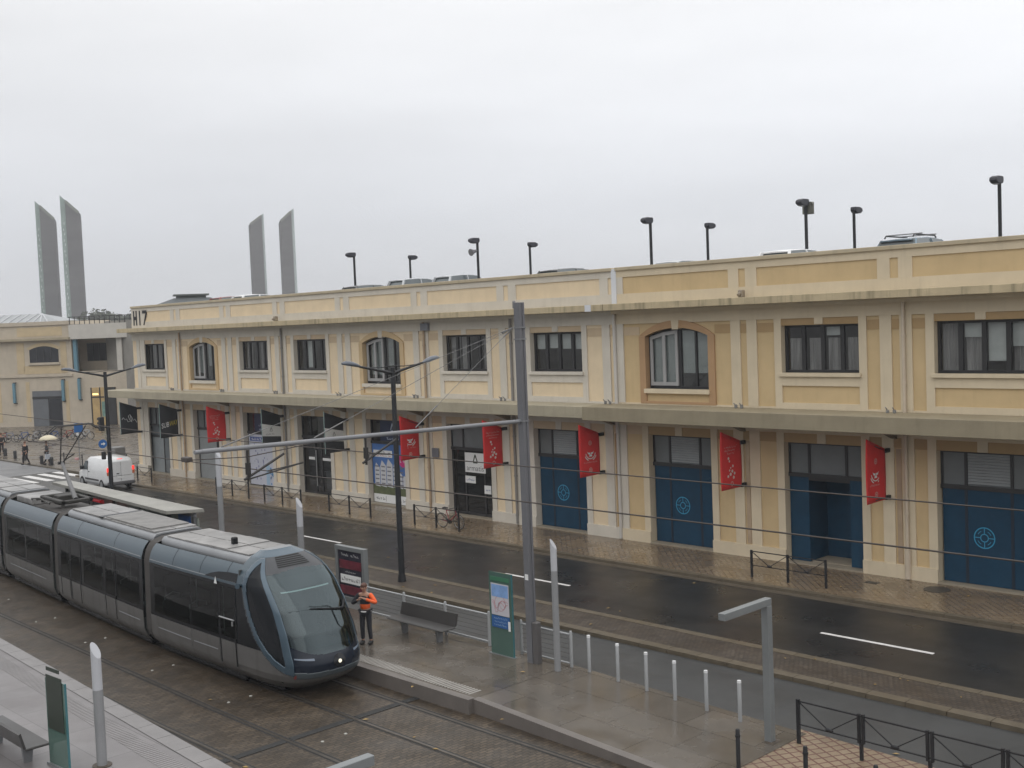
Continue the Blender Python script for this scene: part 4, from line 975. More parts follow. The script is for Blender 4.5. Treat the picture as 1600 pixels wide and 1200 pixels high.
labl = ['roof lamp furthest left, head toward the street, standing on a small block', 'small far-row roof lamp second from the left, head facing right', 'roof lamp with a horn loudspeaker below its head', 'far-row roof lamp behind the top of the tall tram mast',
 'roof lamp fifth from the left, head toward the street, beside the white joint', 'far-row roof lamp sixth from the left, right of the joint', 'roof lamp with a second floodlight box on its pole, above a white car', 'far-row roof lamp just left of the estate car with roof bars', 'rightmost and tallest-looking roof lamp, near the right picture edge']
specs = [(20.8, 6, -1, None), (19.4, 11.5, 1, None), (31.9, 6, -1, 'horn'), (30.4, 11.5, 1, None), (43.8, 6, -1, None), (43.0, 11.5, 1, None), (52.0, 6, -1, 'box'), (51.1, 11.5, 1, None), (60.0, 6, -1, None)]
for (x, y, sg, ex), lb_ in zip(specs, labl):
    o = roof_lamp(sg, ex); o.location = (x, y, 10.2); o['label'] = lb_
    if x == 20.8: MB().rbox(-.5, .5, -.4, .4, 0, 1.5, .05).build('base_block', flat('lamp_base_grey', (.2, .2, .2)), o)

# ------------------------------------------------------------------ cars
CGL = mat('car_glass', (.13, .15, .16), .06, var=.2)
def lerp_profile(k, stations, smooth=True):
    """stations: list of rings (same point count); joins them and caps the ends"""
    n = len(stations[0]); vs = [p for s_ in stations for p in s_]; fs = []
    for i in range(len(stations)-1):
        for j in range(n): fs.append((i*n+j, i*n+(j+1) % n, (i+1)*n+(j+1) % n, (i+1)*n+j))
    k.add(vs, fs, smooth); k.add(stations[0], [tuple(range(n-1, -1, -1))]); k.add(stations[-1], [tuple(range(n))]); return k
def wheel(o, x, y, r, w=.2, name='wheel'):
    k = MB(); k.tube([(x, y-w/2, r), (x, y-w/2+.03, r), (x, y+w/2-.03, r), (x, y+w/2, r)], [r*.9, r, r, r*.9], 18)
    wh = k.build(name, RUBBER, o)
    k = MB(); k.tube([(x, y-w/2-.012, r), (x, y+w/2+.012, r)], r*.58, 14); k.build('rim', flat('wheel_rim', (.32, .33, .34), rough=.35, metal=.5), wh)
def car(kind, paint, label):
    """x forward; length ~4.3 m"""
    o = thing('parked_car', label, 'car', (0, 0, 0), group='cars parked on the warehouse roof')
    suv = kind == 'suv'; H = {'suv': 1.52, 'hatch': 1.45, 'mpv': 1.66}[kind]
    low = [(-2.12, .35), (-2.16, .62), (-2.08, .92), (-1.2, .96), (.9, .96), (1.75, .86), (2.1, .70), (2.14, .40)]
    k = MB(); st = []
    for x, zt in ((-2.15, .70), (-2.08, .92), (-1.4, .97), (0, .97), (.95, .96), (1.6, .88), (2.0, .76), (2.15, .55)):
        w = .86-(.12 if abs(x) > 2 else .0); zt2 = zt+(.10 if suv else 0)
        st.append([(x, -w, .28), (x, -w-.02, .5), (x, -w, zt2-.08), (x, -w+.12, zt2), (x, w-.12, zt2), (x, w, zt2-.08), (x, w+.02, .5), (x, w, .28)])
    lerp_profile(k, st); k.build('body', paint, o)
    b0 = .93+(.10 if suv else 0)
    # cabin glass then roof
    prof = [(-2.0, b0), (-1.75 if not suv else -1.95, H-.14), (.25, H-.12), (1.05, b0)]
    k = MB(); st = []
    for x, z in ((-1.98, b0), (-1.6 if not suv else -1.85, H-.08), (-.6, H-.03), (.2, H-.06), (1.1, b0)):
        t = (z-b0)/(H-b0); w = .80-.17*t
        st.append([(x, -.82, b0-.02), (x, -w, z), (x, w, z), (x, .82, b0-.02)])
    lerp_profile(k, st, False); k.build('window', CGL, o)
    k = MB(); st = []
    for x, z in ((-1.72 if not suv else -1.97, H-.10), (-1.45, H-.045), (-.7, H), (0, H-.01), (.32, H-.08)):
        st.append([(x, -.63, z-.04), (x, -.58, z), (x, 0, z+.025), (x, .58, z), (x, .63, z-.04), (x, 0, z-.03)])
    lerp_profile(k, st); k.build('roof', paint, o)
    for sg in (-1, 1):
        MB().bar((.30, sg*.62, H-.09), (1.08, sg*.78, b0), .07).build('pillar', paint, o); MB().bar((-1.70, sg*.63, H-.1), (-2.0, sg*.78, b0), .12).build('pillar', paint, o); MB().bar((-.55, sg*.65, H-.05), (-.5, sg*.82, b0), .08).build('pillar', paint, o)
    for sg in (-1, 1):
        wheel(o, -1.3, sg*.78, .31); wheel(o, 1.32, sg*.78, .31)
        k = MB(); k.rbox(2.0, 2.13, sg*.62-.15, sg*.62+.15, .60, .75, .03); k.build('headlight', flat('headlight_glass', (.5, .52, .53), rough=.1), o)
        k = MB(); k.rbox(-2.18, -2.08, sg*.66-.1, sg*.66+.1, .66, .9, .03); k.build('tail_light', flat('tail_red', (.3, .01, .01), rough=.2), o)
        k = MB(); k.rbox(.62, .78, sg*.95-.09, sg*.95+.09, b0, b0+.14, .03); k.build('mirror', paint, o)
        if suv:
            k = MB(); k.tube([(-1.7, sg*.55, H), (-1.6, sg*.55, H+.09), (0, sg*.55, H+.08), (.1, sg*.55, H)], .03, 6); k.build('roof_bar', DARKF, o)
    if suv:
        k = MB(); k.bar((-.2, -.7, H+.11), (-.2, .7, H+.11), .07, .04); k.bar((-1.3, -.7, H+.12), (-1.3, .7, H+.12), .07, .04); k.build('roof_rack', flat('rack_grey', (.25, .25, .26)), o)
    return o
SILV = mat('car_silver', (.42, .44, .46), .3, var=.04, metal=.3, coat=.4); WCAR = mat('car_white', (.75, .76, .77), .3, var=.03, coat=.4); BLUEC = mat('car_grey_blue', (.16, .22, .27), .3, var=.04, metal=.3, coat=.4); DGC = mat('car_dark_grey', (.10, .105, .11), .3, var=.05, metal=.3, coat=.4); REDC = mat('car_dull_red', (.22, .05, .045), .35, var=.05, coat=.4)
for kd, pm, x, y, rz, lb_ in (('suv', BLUEC, 57.35, 5.2, 90, 'grey-blue estate car with roof bars at the right end of the roof car park'), ('hatch', WCAR, 52.25, 5.0, 90, 'white car under the double-headed roof lamp, only its roof showing'),
  ('hatch', SILV, 45.6, 5.2, -90, 'pale silver car roof right of the white joint in the parapet'), ('hatch', DGC, 39.8, 5.0, 90, 'dark grey car roof between the tall mast and the white joint'),
  ('mpv', SILV, 30.7, 6.2, 90, 'silver car showing its windows, the right of the neighbouring pair left of the mast'), ('mpv', SILV, 27.0, 6.0, 90, 'silver car showing its windscreen, the left of the neighbouring pair'),
  ('hatch', DGC, 24.0, 5.0, 90, 'dark car low behind the parapet beside the leftmost roof lamp'), ('hatch', WCAR, 11.8, 5.0, 90, 'white car on the roof below the shorter pair of pylons'), ('hatch', REDC, 8.6, 5.2, 90, 'dull red car at the left end of the roof car park')):
    o = car(kd, pm, lb_); o.location = (x, y, 10.2); o.rotation_euler = (0, 0, R(rz))

# ------------------------------------------------------------------ white van
van = thing('panel_van', 'white panel van with lit red tail lights, driving away along the wet road', 'van', (0, 0, 0))
WV = mat('van_white', (.70, .71, .72), .3, var=.05, scale=2, coat=.3)
# side outline, x forward from the rear
k = MB(); st = []
for x, zb, zt, w in ((0.0, .42, 1.72, .80), (.06, .34, 1.88, .86), (.5, .30, 1.95, .90), (2.2, .30, 1.96, .90), (2.9, .30, 1.92, .90), (3.25, .30, 1.78, .89), (3.75, .30, 1.32, .88), (3.95, .30, 1.12, .87), (4.4, .30, 1.0, .84), (4.68, .34, .80, .74), (4.76, .42, .60, .60)):
    hw_top = w-.13*max(0, min(1, (zt-1.0)/.9))
    st.append([(x, -w+.03, zb), (x, -w, zb+.2), (x, -w, max(zb+.25, min(1.05, zt-.1))), (x, -hw_top, zt-.10), (x, -hw_top+.10, zt), (x, hw_top-.10, zt), (x, hw_top, zt-.10), (x, w, max(zb+.25, min(1.05, zt-.1))), (x, w, zb+.2), (x, w-.03, zb)])
lerp_profile(k, st); k.build('body', WV, van)
for sg in (1, -1):
    wheel(van, .85, sg*.80, .33, .22); wheel(van, 3.85, sg*.80, .33, .22)
    k = MB(); k.prism([(2.95, 1.12), (3.78, 1.12), (3.72, 1.22), (3.32, 1.66), (2.98, 1.68)], 'y', sg*.80, sg*.875+.008*sg)
    # lean the pane with the body side
    k.xform(lambda x, y, z: (x, (abs(y)-.10*max(0, (z-1.05)/.9)+.02)*sg, z)); k.build('window', CGL, van)
    k = MB(); k.rbox(3.42, 3.56, sg*1.02-.11, sg*1.02+.11, 1.12, 1.36, .03); k.build('mirror', BLACKP, van)
    k = MB(); k.box(1.25, 3.35, sg*.895-.02, sg*.895+.02, .52, .62); k.build('rub_strip', DARKF, van)
    k = MB(); k.box(2.9, 2.91, sg*.89-.015, sg*.89+.015, .45, 1.7); k.box(2.62, 2.8, sg*.89-.02, sg*.89+.02, 1.0, 1.05); k.build('door_seam', DARKF, van)
    k = MB(); k.rbox(-.02, .05, sg*.80-.075, sg*.80+.075, .92, 1.14, .02); k.build('tail_light', flat('tail_orange', (.5, .12, .04), rough=.3), van)
    k = MB(); k.rbox(-.025, .06, sg*.79-.075, sg*.79+.075, 1.15, 1.40, .02); k.build('brake_light', mat('brake_lit', (.7, .02, .02), .3, var=0, emit=(1, .06, .04), estr=1.0), van)
k = MB(); k.rbox(-.09, .12, -.86, .86, .30, .52, .05); k.build('bumper', flat('bumper_grey', (.10, .10, .105), rough=.6), van)
k = MB(); k.box(-.012, -.006, -.006, .006, .55, 1.7); k.box(-.012, -.006, -.68, .68, .86, .875); k.build('rear_door_seam', DARKF, van)
MB().box(-.02, -.005, -.26, .26, .70, .81).build('number_plate', PRINTW, van)
k = MB(); k.box(-.03, -.005, .12, .28, .98, 1.03); k.build('handle', DARKF, van)
k = MB(); k.rbox(.05, .12, -.16, .16, 1.87, 1.905, .012); k.build('high_brake_light', mat('brake_lit', (.7, .02, .02), .3), van)
van.location = (10.55, -4.75, -.10); van.rotation_euler = (0, 0, math.pi+R(-2))
van_scale = 1
# ------------------------------------------------------------------ street lamps on the median
def street_lamp(label, h):
    o = thing('street_lamp', label, 'street lamp', (0, 0, 0), group='two-armed street lamps on the median')
    MB().tube([(0, 0, 0), (0, 0, 1.2), (0, 0, h-.2), (0, 0, h)], [.115, .11, .085, .08], 12).build('pole', mat('lamp_pole_black', (.018, .02, .024), .45, var=.2), o)
    MB().tube([(0, 0, 0), (0, 0, .25)], [.16, .13], 12).build('base', BLACKP, o)
    for sg in (-1, 1):
        k = MB(); k.tube([(0, 0, h-.22), (0, sg*.5, h-.10), (0, sg*1.45, h+.10)], [.06, .05, .04], 8)
        k.tube([(0, 0, h+.05), (0, sg*.5, h+.02), (0, sg*1.1, h+.045)], .018, 6)
        a = k.build('arm', BLACKP, o)
        k = MB(); rings = []
        for t, r_, zz in ((0, .05, .0), (.18, .13, .03), (.42, .17, .06), (.66, .13, .06), (.82, .03, .03)):
            y = sg*(1.38+t); z = h+.09+t*.18
            rings.append([(r_*math.cos(u*math.pi/5), y, z+(zz+.5*r_)*math.sin(u*math.pi/5) if u <= 5 else z-.03*abs(math.sin(u*math.pi/5))) for u in range(10)])
        lerp_profile(k, rings); k.build('lamp_head', mat('lamp_head_grey', (.10, .115, .14), .35, var=.1), a)
    return o
l1 = street_lamp('black two-armed street lamp standing in front of the blue housing advertisement', 7.75); l1.location = (45.2, -10.6, .0)
l2 = street_lamp('black two-armed street lamp passing in front of the white van', 7.5); l2.location = (21.9, -10.6, 0)

# ------------------------------------------------------------------ tram mast, arm, wires
mast = thing('catenary_mast', 'tall square grey overhead-line mast on the platform, its long arm reaching over the tracks', 'mast', (56.5, -15.25, 0.2))
k = MB(); k.box(56.38, 56.58, -15.34, -15.27, .2, 9.7); k.box(56.40, 56.56, -15.27, -15.21, .2, 9.7); k.box(56.38, 56.58, -15.21, -15.14, .2, 9.7); k.build('pole', MASTG, mast, bevel=.008)
MB().rbox(56.58, 56.76, -15.33, -15.15, .2, 1.35, .02).build('cabinet', mat('cabinet_dark', (.10, .095, .095), .5), mast)
MB().box(56.28, 56.84, -15.44, -15.04, .19, .235).build('base_plate', GREYMET, mast)
k = MB(); k.box(56.42, 56.54, -15.346, -15.34, 2.45, 2.60); k.build('number_plate', PRINTW, mast)
k = MB(); k.tube([(56.45, -15.34, 6.62), (56.42, -24.45, 6.80)], .052, 10); k.tube([(56.42, -24.45, 6.80), (56.42, -24.62, 6.80)], .045, 8); k.build('arm', mat('arm_grey', (.21, .215, .23), .45, var=.1), mast)
k = MB()
for ye, ze in ((-18.8, 6.72), (-21.7, 6.76), (-24.0, 6.80)):
    a = Vector((56.40, -15.42, 9.05)); b = Vector((56.42, ye, ze+.05)); k.tube([a, b], .0065, 5)
    d = (a-b).normalized(); k.tube([b, b+d*.85], .016, 6); k.tube([a, a-d*.4], .018, 6)
k.build('stay_wire', mat('stay_steel', (.17, .17, .17), .4, metal=.5), mast)
for z in (8.75, 9.05, 6.62): MB().box(56.365, 56.595, -15.355, -15.125, z-.02, z+.02).build('collar', GREYMET, mast)
k = MB(); k.rbox(56.26, 56.34, -15.28, -15.2, 9.55, 9.75, .02); k.tube([(56.3, -15.24, 9.6), (56.39, -15.24, 9.55)], .015, 6); k.build('mast_fitting', flat('fitting_grey', (.22, .22, .22)), mast)
# hangers under the arm: vertical insulator and steady arm for each track
for yw, yh in ((-19.6, -20.3), (-22.92, -23.4)):
    k = MB(); k.tube([(56.42, yh, 6.72), (56.42, yh, 6.05)], .03, 6); k.tube([(56.42, yh, 6.45), (56.42, yh, 6.2)], [.06, .06], 8); k.tube([(56.42, yh, 6.1), (56.42, yw-.6 if yw > -21 else yw+.9, 6.3), (56.42, yw, 6.22)], .018, 6)
    k.tube([(56.42, yh-.1, 6.1), (56.42, yh+.9, 6.55)], .028, 6)
    k.build('steady_arm', DARKBROWN, mast)
for fn, lbw in ((yc, 'overhead contact wire above the far track, touching the pantograph'), (yc2, 'overhead contact wire above the near track')):
    k = MB(); pts = [(x, fn(x), 6.22) for x in range(8, 90, 2)]; k.tube(pts, .0125, 5)
    o = k.build('contact_wire', WIRE); tag(o, lbw, 'overhead wire', 'tram contact wires')
k = MB(); k.tube([(52.9, -22.92, 6.24), (54.6, -22.3, 6.35), (56.4, -21.7, 6.7)], .012, 5); k.rbox(52.75, 53.05, -23.0, -22.84, 6.2, 6.32, .02); tag(k.build('wire_stay', WIRE), 'thin slanting stay from the near contact wire up to the mast arm', 'overhead wire')

# ------------------------------------------------------------------ white-topped platform posts
def light_post(label, loc, h, r, hw):
    o = thing('light_post', label, 'light post', loc, group='slant-topped light posts on the platforms')
    MB().tube([(0, 0, 0), (0, 0, h-hw)], r, 16).build('pole', mat('post_grey', (.25, .255, .265), .45, var=.12, streak=.3, stain=(.14, .14, .14)), o)
    MB().tube([(0, 0, -.02), (0, 0, .02)], r*1.9, 16).build('base_plate', mat('rusty_plate', (.07, .055, .042), .6, var=.3, scale=6), o)
    k = MB(); n = 18; vs = []
    for z in (0, 1):
        for j in range(n):
            a = 2*math.pi*j/n; x, y = r*.98*math.cos(a), r*.98*math.sin(a)
            vs.append((x, y, h-hw+.002 if z == 0 else h-r*1.6+(-y*.35-x)*1.5))
    k.add(vs, [(j, (j+1) % n, n+(j+1) % n, n+j) for j in range(n)], True); k.add(vs[n:], [tuple(range(n))]); k.build('white_top', mat('post_white', (.45, .46, .49), .5, var=.05), o)
    for ch in o.children: ch.location = (0, 0, 0)
    return o
light_post('tall slant-topped light post beyond the tram, its white top crossing the mast arm tip', (41.0, -15.35, .25), 4.85, .10, 1.35)
light_post('short-looking slant-topped light post left of the advertising panel', (45.95, -15.3, .25), 3.5, .105, .95)
light_post('slant-topped light post standing right beside the tall mast', (57.5, -15.35, .2), 3.45, .085, .82)
light_post('slant-topped light post on the near platform, lower left', (54.52, -26.1, .25), 2.62, .105, 1.0)
light_post('slant-topped light post on the left road corner behind the tram', (-4.0, -9.5, -.05), 2.6, .16, 1.4)
# L shaped lamp
def l_lamp(label, loc, h, arm):
    o = thing('gallows_lamp', label, 'lamp', loc, group='square-section gallows lamps on the platforms')
    MB().box(-.17, .17, -.17, .17, -.03, .015).build('base_plate', mat('rusty_plate', (.07, .055, .042), .6, var=.3, scale=6), o)
    MB().box(-.085, .085, -.085, .085, 0, h).build('post', PALEMET, o, bevel=.01)
    MB().box(-.08, .08, -arm, .085, h+.001, h+.155).build('arm', PALEMET, o, bevel=.012)
    MB().box(-.05, .05, -arm+.1, -.3, h-.012, h-.001).build('light_strip', flat('lamp_diffuser', (.45, .46, .47)), o)
    for ch in o.children: ch.location = (0, 0, 0)
    return o
l_lamp('grey gallows-shaped lamp at the right end of the far platform', (64.0, -15.6, .02), 2.95, 1.62)
# ------------------------------------------------------------------ tram
tram = thing('tram', 'articulated dark grey-blue tram with a rounded glass cab, stopped at the platform', 'tram', (53, -19.6, -.1))
T_SIL = mat('tram_silver_skirt', (.145, .142, .140), .38, var=.14, metal=.35, streak=.55, stain=(.065, .058, .05))
T_BLUE = mat('tram_blue_grey', (.050, .078, .100), .3, var=.08, metal=.2, coat=.25)
T_BLUEP = mat('tram_pillar_blue', (.055, .090, .122), .25, var=.05, metal=.3, coat=.5)
T_BLK = mat('tram_black_trim', (.010, .011, .013), .25, var=.15, spec=.2)
T_ROOF = mat('tram_roof_panel', (.24, .235, .232), .40, var=.5, scale=1.3, streak=.0, rvar=.12)
T_ROOFE = mat('tram_roof_edge', (.26, .27, .285), .35, var=.1, metal=.2)
T_BEL = mat('tram_bellows', (.072, .067, .064), .7, var=.15)
T_GLS = glass_mat('tram_glass', (.19, .225, .22), .5, .012)
T_WS = glass_mat('tram_windscreen', (.13, .175, .178), (.70, .84, .90), .055)
T_NAVY = mat('tram_nose_navy', (.009, .014, .025), .2, var=.1, spec=.35)
T_IN = mat('tram_interior', (.14, .14, .137), .8, var=.15); T_SEAT = mat('tram_seat', (.09, .11, .12), .8, var=.2); T_GRAB = mat('tram_grab_rail', (.45, .52, .5), .4)
ZS = 1.03
PROF = [(.92, .10), (1.02, .20), (1.13, .34), (1.19, .52), (1.20, 1.06), (1.195, 1.20), (1.17, 2.52), (1.155, 2.66), (1.10, 2.86), (1.02, 3.00), (.92, 3.11)]
def hwz(z): return interp([(b, a) for a, b in PROF]+[(3.20, .82), (3.30, .68), (3.42, .42)], z)
def TT(x, t, z): return (x, yc(x)+t*1.06+.07, z)
def strip(k, x0, x1, prof, sg, n=None):
    """sweep a (half-width, height) profile along the track on one side"""
    n = n or max(2, int((x1-x0)/1.2)+1); m_ = len(prof)
    vs = [TT(x0+(x1-x0)*i/n, sg*a, b) for i in range(n+1) for a, b in prof]
    fs = [(i*m_+j, i*m_+j+1, (i+1)*m_+j+1, (i+1)*m_+j) if sg < 0 else (i*m_+j+1, i*m_+j, (i+1)*m_+j, (i+1)*m_+j+1) for i in range(n) for j in range(m_-1)]
    return k.add(vs, fs, True)
def tbox(k, x0, x1, t0, t1, z0, z1):
    q = MB().rbox(x0, x1, t0, t1, z0, z1, .025) if min(x1-x0, t1-t0, z1-z0) > .12 else MB().box(x0, x1, t0, t1, z0, z1)
    k.add([TT(*v) for v in q.v], q.f); return k
def pz(z, d=0): return hwz(z)+d
JOINTS = [45.85, 37.95, 31.9, 24.6, 17.5]
SECT = [(46.12, 51.15), (38.22, 45.58), (32.17, 37.68), (24.87, 31.63), (17.77, 24.33)]
WIN = [[('w', 46.4, 48.62), ('w', 48.70, 50.15), ('d', 50.24, 51.10)],
       [('d', 38.5, 39.45), ('d', 39.49, 40.44), ('w', 40.7, 42.4), ('d', 42.6, 43.5), ('w', 43.6, 45.3)],
       [('w', 32.5, 34.6), ('w', 34.8, 37.4)],
       [('w', 25.1, 27.0), ('d', 27.1, 28.0), ('d', 28.04, 28.95), ('w', 29.1, 31.4)],
       [('w', 18, 21), ('w', 21.1, 24.0)]]
for si, ((x0, x1), ws) in enumerate(zip(SECT, WIN)):
    for sg in (-1, 1):
        k = MB()
        lo = [(pz(.12), .12), (pz(.22), .22), (pz(.34), .34), (pz(.52), .52), (pz(1.06), 1.06)]
        xs2 = [x0]+[(a+b)/2 for (_, a0, a), (_, b, b1) in zip(ws, ws[1:])]+[x1]
        for a, b in zip(xs2, xs2[1:]):
            k = MB(); strip(k, a+.008, b-.008, lo, sg)
            k.build('skirt_panel', T_SIL, tram)
        k = MB(); strip(k, x0, x1, [(pz(2.60, .004), 2.59), (pz(2.66, .004), 2.66), (pz(2.76), 2.76), (pz(2.86), 2.86), (pz(3.0), 3.0), (.92, 3.11)], sg, 12); k.build('cantrail', T_BLUE, tram)
        if si == 0 and sg < 0: pass
        k = MB(); strip(k, x0, x1, [(.92, 3.105), (.89, 3.06), (.75, 3.055)], sg); k.build('gasket', mat('gasket_black', (.006, .006, .007), .9, spec=.1), tram)
        # black window band with holes
        k = MB(); strip(k, x0, x1, [(pz(1.06, -.01), 1.055), (pz(1.16, -.01), 1.17)], sg); strip(k, x0, x1, [(pz(2.50, -.01), 2.48), (pz(2.62, -.01), 2.62)], sg)
        e = [x0]+[v for _, a, b in ws for v in (a, b)]+[x1]
        for a, b in zip(e[0::2], e[1::2]): strip(k, a, b, [(pz(1.16, -.01), 1.16), (pz(2.50, -.01), 2.50)], sg, 1)
        k.build('window_band', T_BLK, tram)
        for kd, a, b in ws:
            if kd == 'd' and sg < 0:
                k = MB(); 
                for u, v in ((a, a+.07), (b-.07, b)): strip(k, u, v, [(pz(.5, .006), .42), (pz(1.06, .006), 1.06), (pz(2.50, .0), 2.50)], sg, 1)
                strip(k, a, b, [(pz(1.1, .004), 1.06), (pz(1.2, .004), 1.16)], sg, 1)
                d = k.build('door', T_BLK, tram)
                k = MB(); strip(k, a+.06, b-.06, [(pz(1.16), 1.14), (pz(2.50), 2.50)], sg, 1); k.build('pane', T_GLS, d)
                if si == 0: k = MB(); k.tube([TT(a+.05, sg*(pz(1.65)+.03), 1.66), TT(b-.05, sg*(pz(1.65)+.03), 1.66)], .02, 6); k.tube([TT(b-.14, sg*(pz(1.6)+.03), 1.5), TT(b-.14, sg*(pz(1.6)+.03), 1.62)], .03, 6); k.build('handle', CHROME, d)
            else:
                k = MB(); strip(k, a-.005, b+.005, [(pz(1.16, -.004), 1.15), (pz(2.50, -.004), 2.50)], sg, 3); k.build('window', T_GLS, tram)
    # floor, ceiling, seats
    k = MB(); tbox(k, x0, x1, -1.08, 1.08, .30, .42); tbox(k, x0, x1, -.95, .95, 2.75, 2.82); k.build('interior', T_IN, tram)
    k = MB()
    for j in range(int((x1-x0-1)/1.55)):
        xx = x0+.7+j*1.55
        for t in (-.72, .72):
            tbox(k, xx, xx+.45, t-.38, t+.38, .72, .86); tbox(k, xx-.08, xx+.02, t-.38, t+.38, .86, 1.52); tbox(k, xx+.1, xx+.35, t-.3, t+.3, .42, .72)
    k.build('seat', T_SEAT, tram)
    k = MB()
    for j in range(int((x1-x0-1)/1.55)):
        xx = x0+.62+j*1.55
        for t in (-.78,): k.tube([TT(xx, t-.25, 1.0), TT(xx, t-.25, 1.62), TT(xx, t, 1.72), TT(xx, t+.25, 1.62), TT(xx, t+.25, 1.0)], .022, 6)
        k.tube([TT(xx+.6, -.35, .42), TT(xx+.6, -.35, 2.75)], .02, 6)
    k.build('grab_rail', T_GRAB, tram)
    # roof
    k = MB(); m0 = [(-.76, 3.05), (-.76, 3.17), (-.68, 3.26), (-.5, 3.28), (.5, 3.28), (.68, 3.26), (.76, 3.17), (.76, 3.05)]
    if si != 2:
        xr1 = x1 if si else x1+.15
        n = 8; vs = [TT(x0+(xr1-x0)*i/n, a, b) for i in range(n+1) for a, b in m0]; mm = len(m0)
        k.add(vs, [(i*mm+j+1, i*mm+j, (i+1)*mm+j, (i+1)*mm+j+1) for i in range(n) for j in range(mm-1)], True); k.add(vs[:mm], [tuple(range(mm))]); k.add(vs[-mm:], [tuple(range(mm-1, -1, -1))])
        rf = k.build('roof', T_ROOFE, tram)
        npan = 4; L_ = (x1-x0-.3)/npan
        for j in range(npan):
            for a, b in ((-.66, -.02), (.02, .66)):
                k = MB(); u = x0+.15+j*L_; tbox(k, u, u+L_-.03, a, b, 3.275, 3.305+.012*((j+si) % 3)); k.build('hatch', T_ROOF, rf)
        if si == 1:
            k = MB(); tbox(k, 41.4, 45.0, -.6, .6, 3.31, 3.36); k.build('hatch_dark', mat('tram_roof_dirty', (.20, .195, .19), .6, var=.35, scale=2), rf)
            k = MB(); tbox(k, 41.0, 41.3, -.7, .7, 3.30, 3.34); k.build('roof_gap', T_BLK, rf)
    else:
        tbox(k, x0, x1, -.83, .83, 2.92, 3.03); rf = k.build('roof', T_BEL, tram)
    # underframe
    k = MB(); tbox(k, x0+.1, x1-.1, -.95, .95, -.02, .26); k.build('underframe', T_BLK, tram)
for j in JOINTS:
    for dx0, dx1, sc_, mt_ in ((-.27, -.16, .985, T_BLK), (.16, .27, .985, T_BLK)):
        pass
    k = MB(); ring = [(-a*.93, b) for a, b in PROF]+[(-.5, 3.21), (.5, 3.21)]+[(a*.93, b) for a, b in PROF[::-1]]
    n = 13; vs = []
    for i in range(n+1):
        x = j-.27+.54*i/n; s_ = .985+.03*(i % 2)
        vs += [TT(x, a*s_, .3+(b-.3)*(.99+.012*(i % 2))) for a, b in ring]
    mm = len(ring); k.add(vs, [(i*mm+q+1, i*mm+q, (i+1)*mm+q, (i+1)*mm+q+1) for i in range(n) for q in range(mm-1)], False); k.build('bellows', T_BEL, tram)
    k = MB()
    for dx in (-.27, .25): 
        vs = [TT(j+dx+e, a*1.045, .3+(b-.3)*1.01) for e in (0, .03) for a, b in ring]; k.add(vs, [(q, q+1, mm+q+1, mm+q) for q in range(mm-1)])
    k.build('bellows_frame', T_BLK, tram)
# --- cab: one wrapped grid split into its parts
XP = [(.08, 53.05), (.20, 53.35), (.30, 53.55), (.42, 53.70), (.60, 53.78), (.80, 53.79), (.95, 53.74), (1.05, 53.68), (1.25, 53.60), (1.54, 53.48), (2.09, 53.14), (2.59, 52.68), (3.04, 52.12), (3.2, 51.88), (3.32, 51.65), (3.42, 51.4)]
XB = [(3.42, 51.75), (3.26, 51.62), (2.68, 51.53), (2.2, 51.60), (1.78, 51.78), (1.4, 52.03), (1.04, 52.42), (.82, 52.77), (.68, 53.1), (.58, 53.5)]
X0C = 51.15; NPOW = 2/3.4
def smooth_interp(tab, z): return (interp(tab, z-.05)+2*interp(tab, z)+interp(tab, z+.05))/4
def cab(phi, z, off=0.0):
    hw = hwz(z)+off; xp = smooth_interp(XP, z)+off
    s_, c_ = math.sin(phi), math.cos(phi)
    t = hw*math.copysign(abs(s_)**NPOW, s_); x = X0C+(xp-X0C)*max(0, c_)**NPOW
    return x, t, z
def dist_b(x, z):
    best = 9
    for (z1, x1), (z2, x2) in zip(XB, XB[1:]):
        dx, dz = x2-x1, z2-z1; q = max(0, min(1, ((x-x1)*dx+(z-z1)*dz)/(dx*dx+dz*dz))); best = min(best, math.hypot(x-x1-q*dx, z-z1-q*dz))
    return best
def xb_at(z): return interp([(a, b) for a, b in XB[::-1]], z)
P1, P2 = R(42), R(52)
def region(phi, x, t, z):
    a = abs(phi); side = 'near' if t < 0 else 'far'
    zt = 3.00-.10*abs(t)
    front = a < P1
    db = dist_b(x, z) if a > R(38) else 9
    if z > 3.28: return 'roof'
    if a > P1 and db < .085: return 'pillar'
    if z < .47: return 'skirt'
    if front:
        zb = 1.02+.22*(abs(t)/.9)**3
        if z > zt: return 'crown'
        if z > zb: return 'windscreen'
        if z > .60+.04*abs(t): return 'nose'
        return 'bumper'
    if a < P2 and z > .60: return 'pillar'
    if z < .62 and x > xb_at(z)-.02: return 'bumper'
    if x > xb_at(z):
        return 'window_'+side if z > .6 else 'bumper'
    if z > 2.62: return 'cantrail'
    if z > 1.06: return 'band_'+side
    return 'skirt'
NPH, zl = 200, [.10+.02*i for i in range(167)]
grid = []
phis = []
for i in range(NPH+1):
    u = -1+2*i/NPH; phis.append(u*math.pi/2)
buckets = {}
for zi in range(len(zl)-1):
    for pi_ in range(NPH):
        ph = (phis[pi_]+phis[pi_+1])/2; z = (zl[zi]+zl[zi+1])/2; x, t, _ = cab(ph, z)
        buckets.setdefault(region(ph, x, t, z), []).append((pi_, zi))
OFF = {'pillar': .02, 'windscreen': -.005, 'window_near': -.005, 'window_far': -.005, 'bumper': .01, 'nose': .0, 'skirt': .0, 'crown': -.004, 'roof': 0, 'cantrail': 0, 'band_near': -.008, 'band_far': -.008}
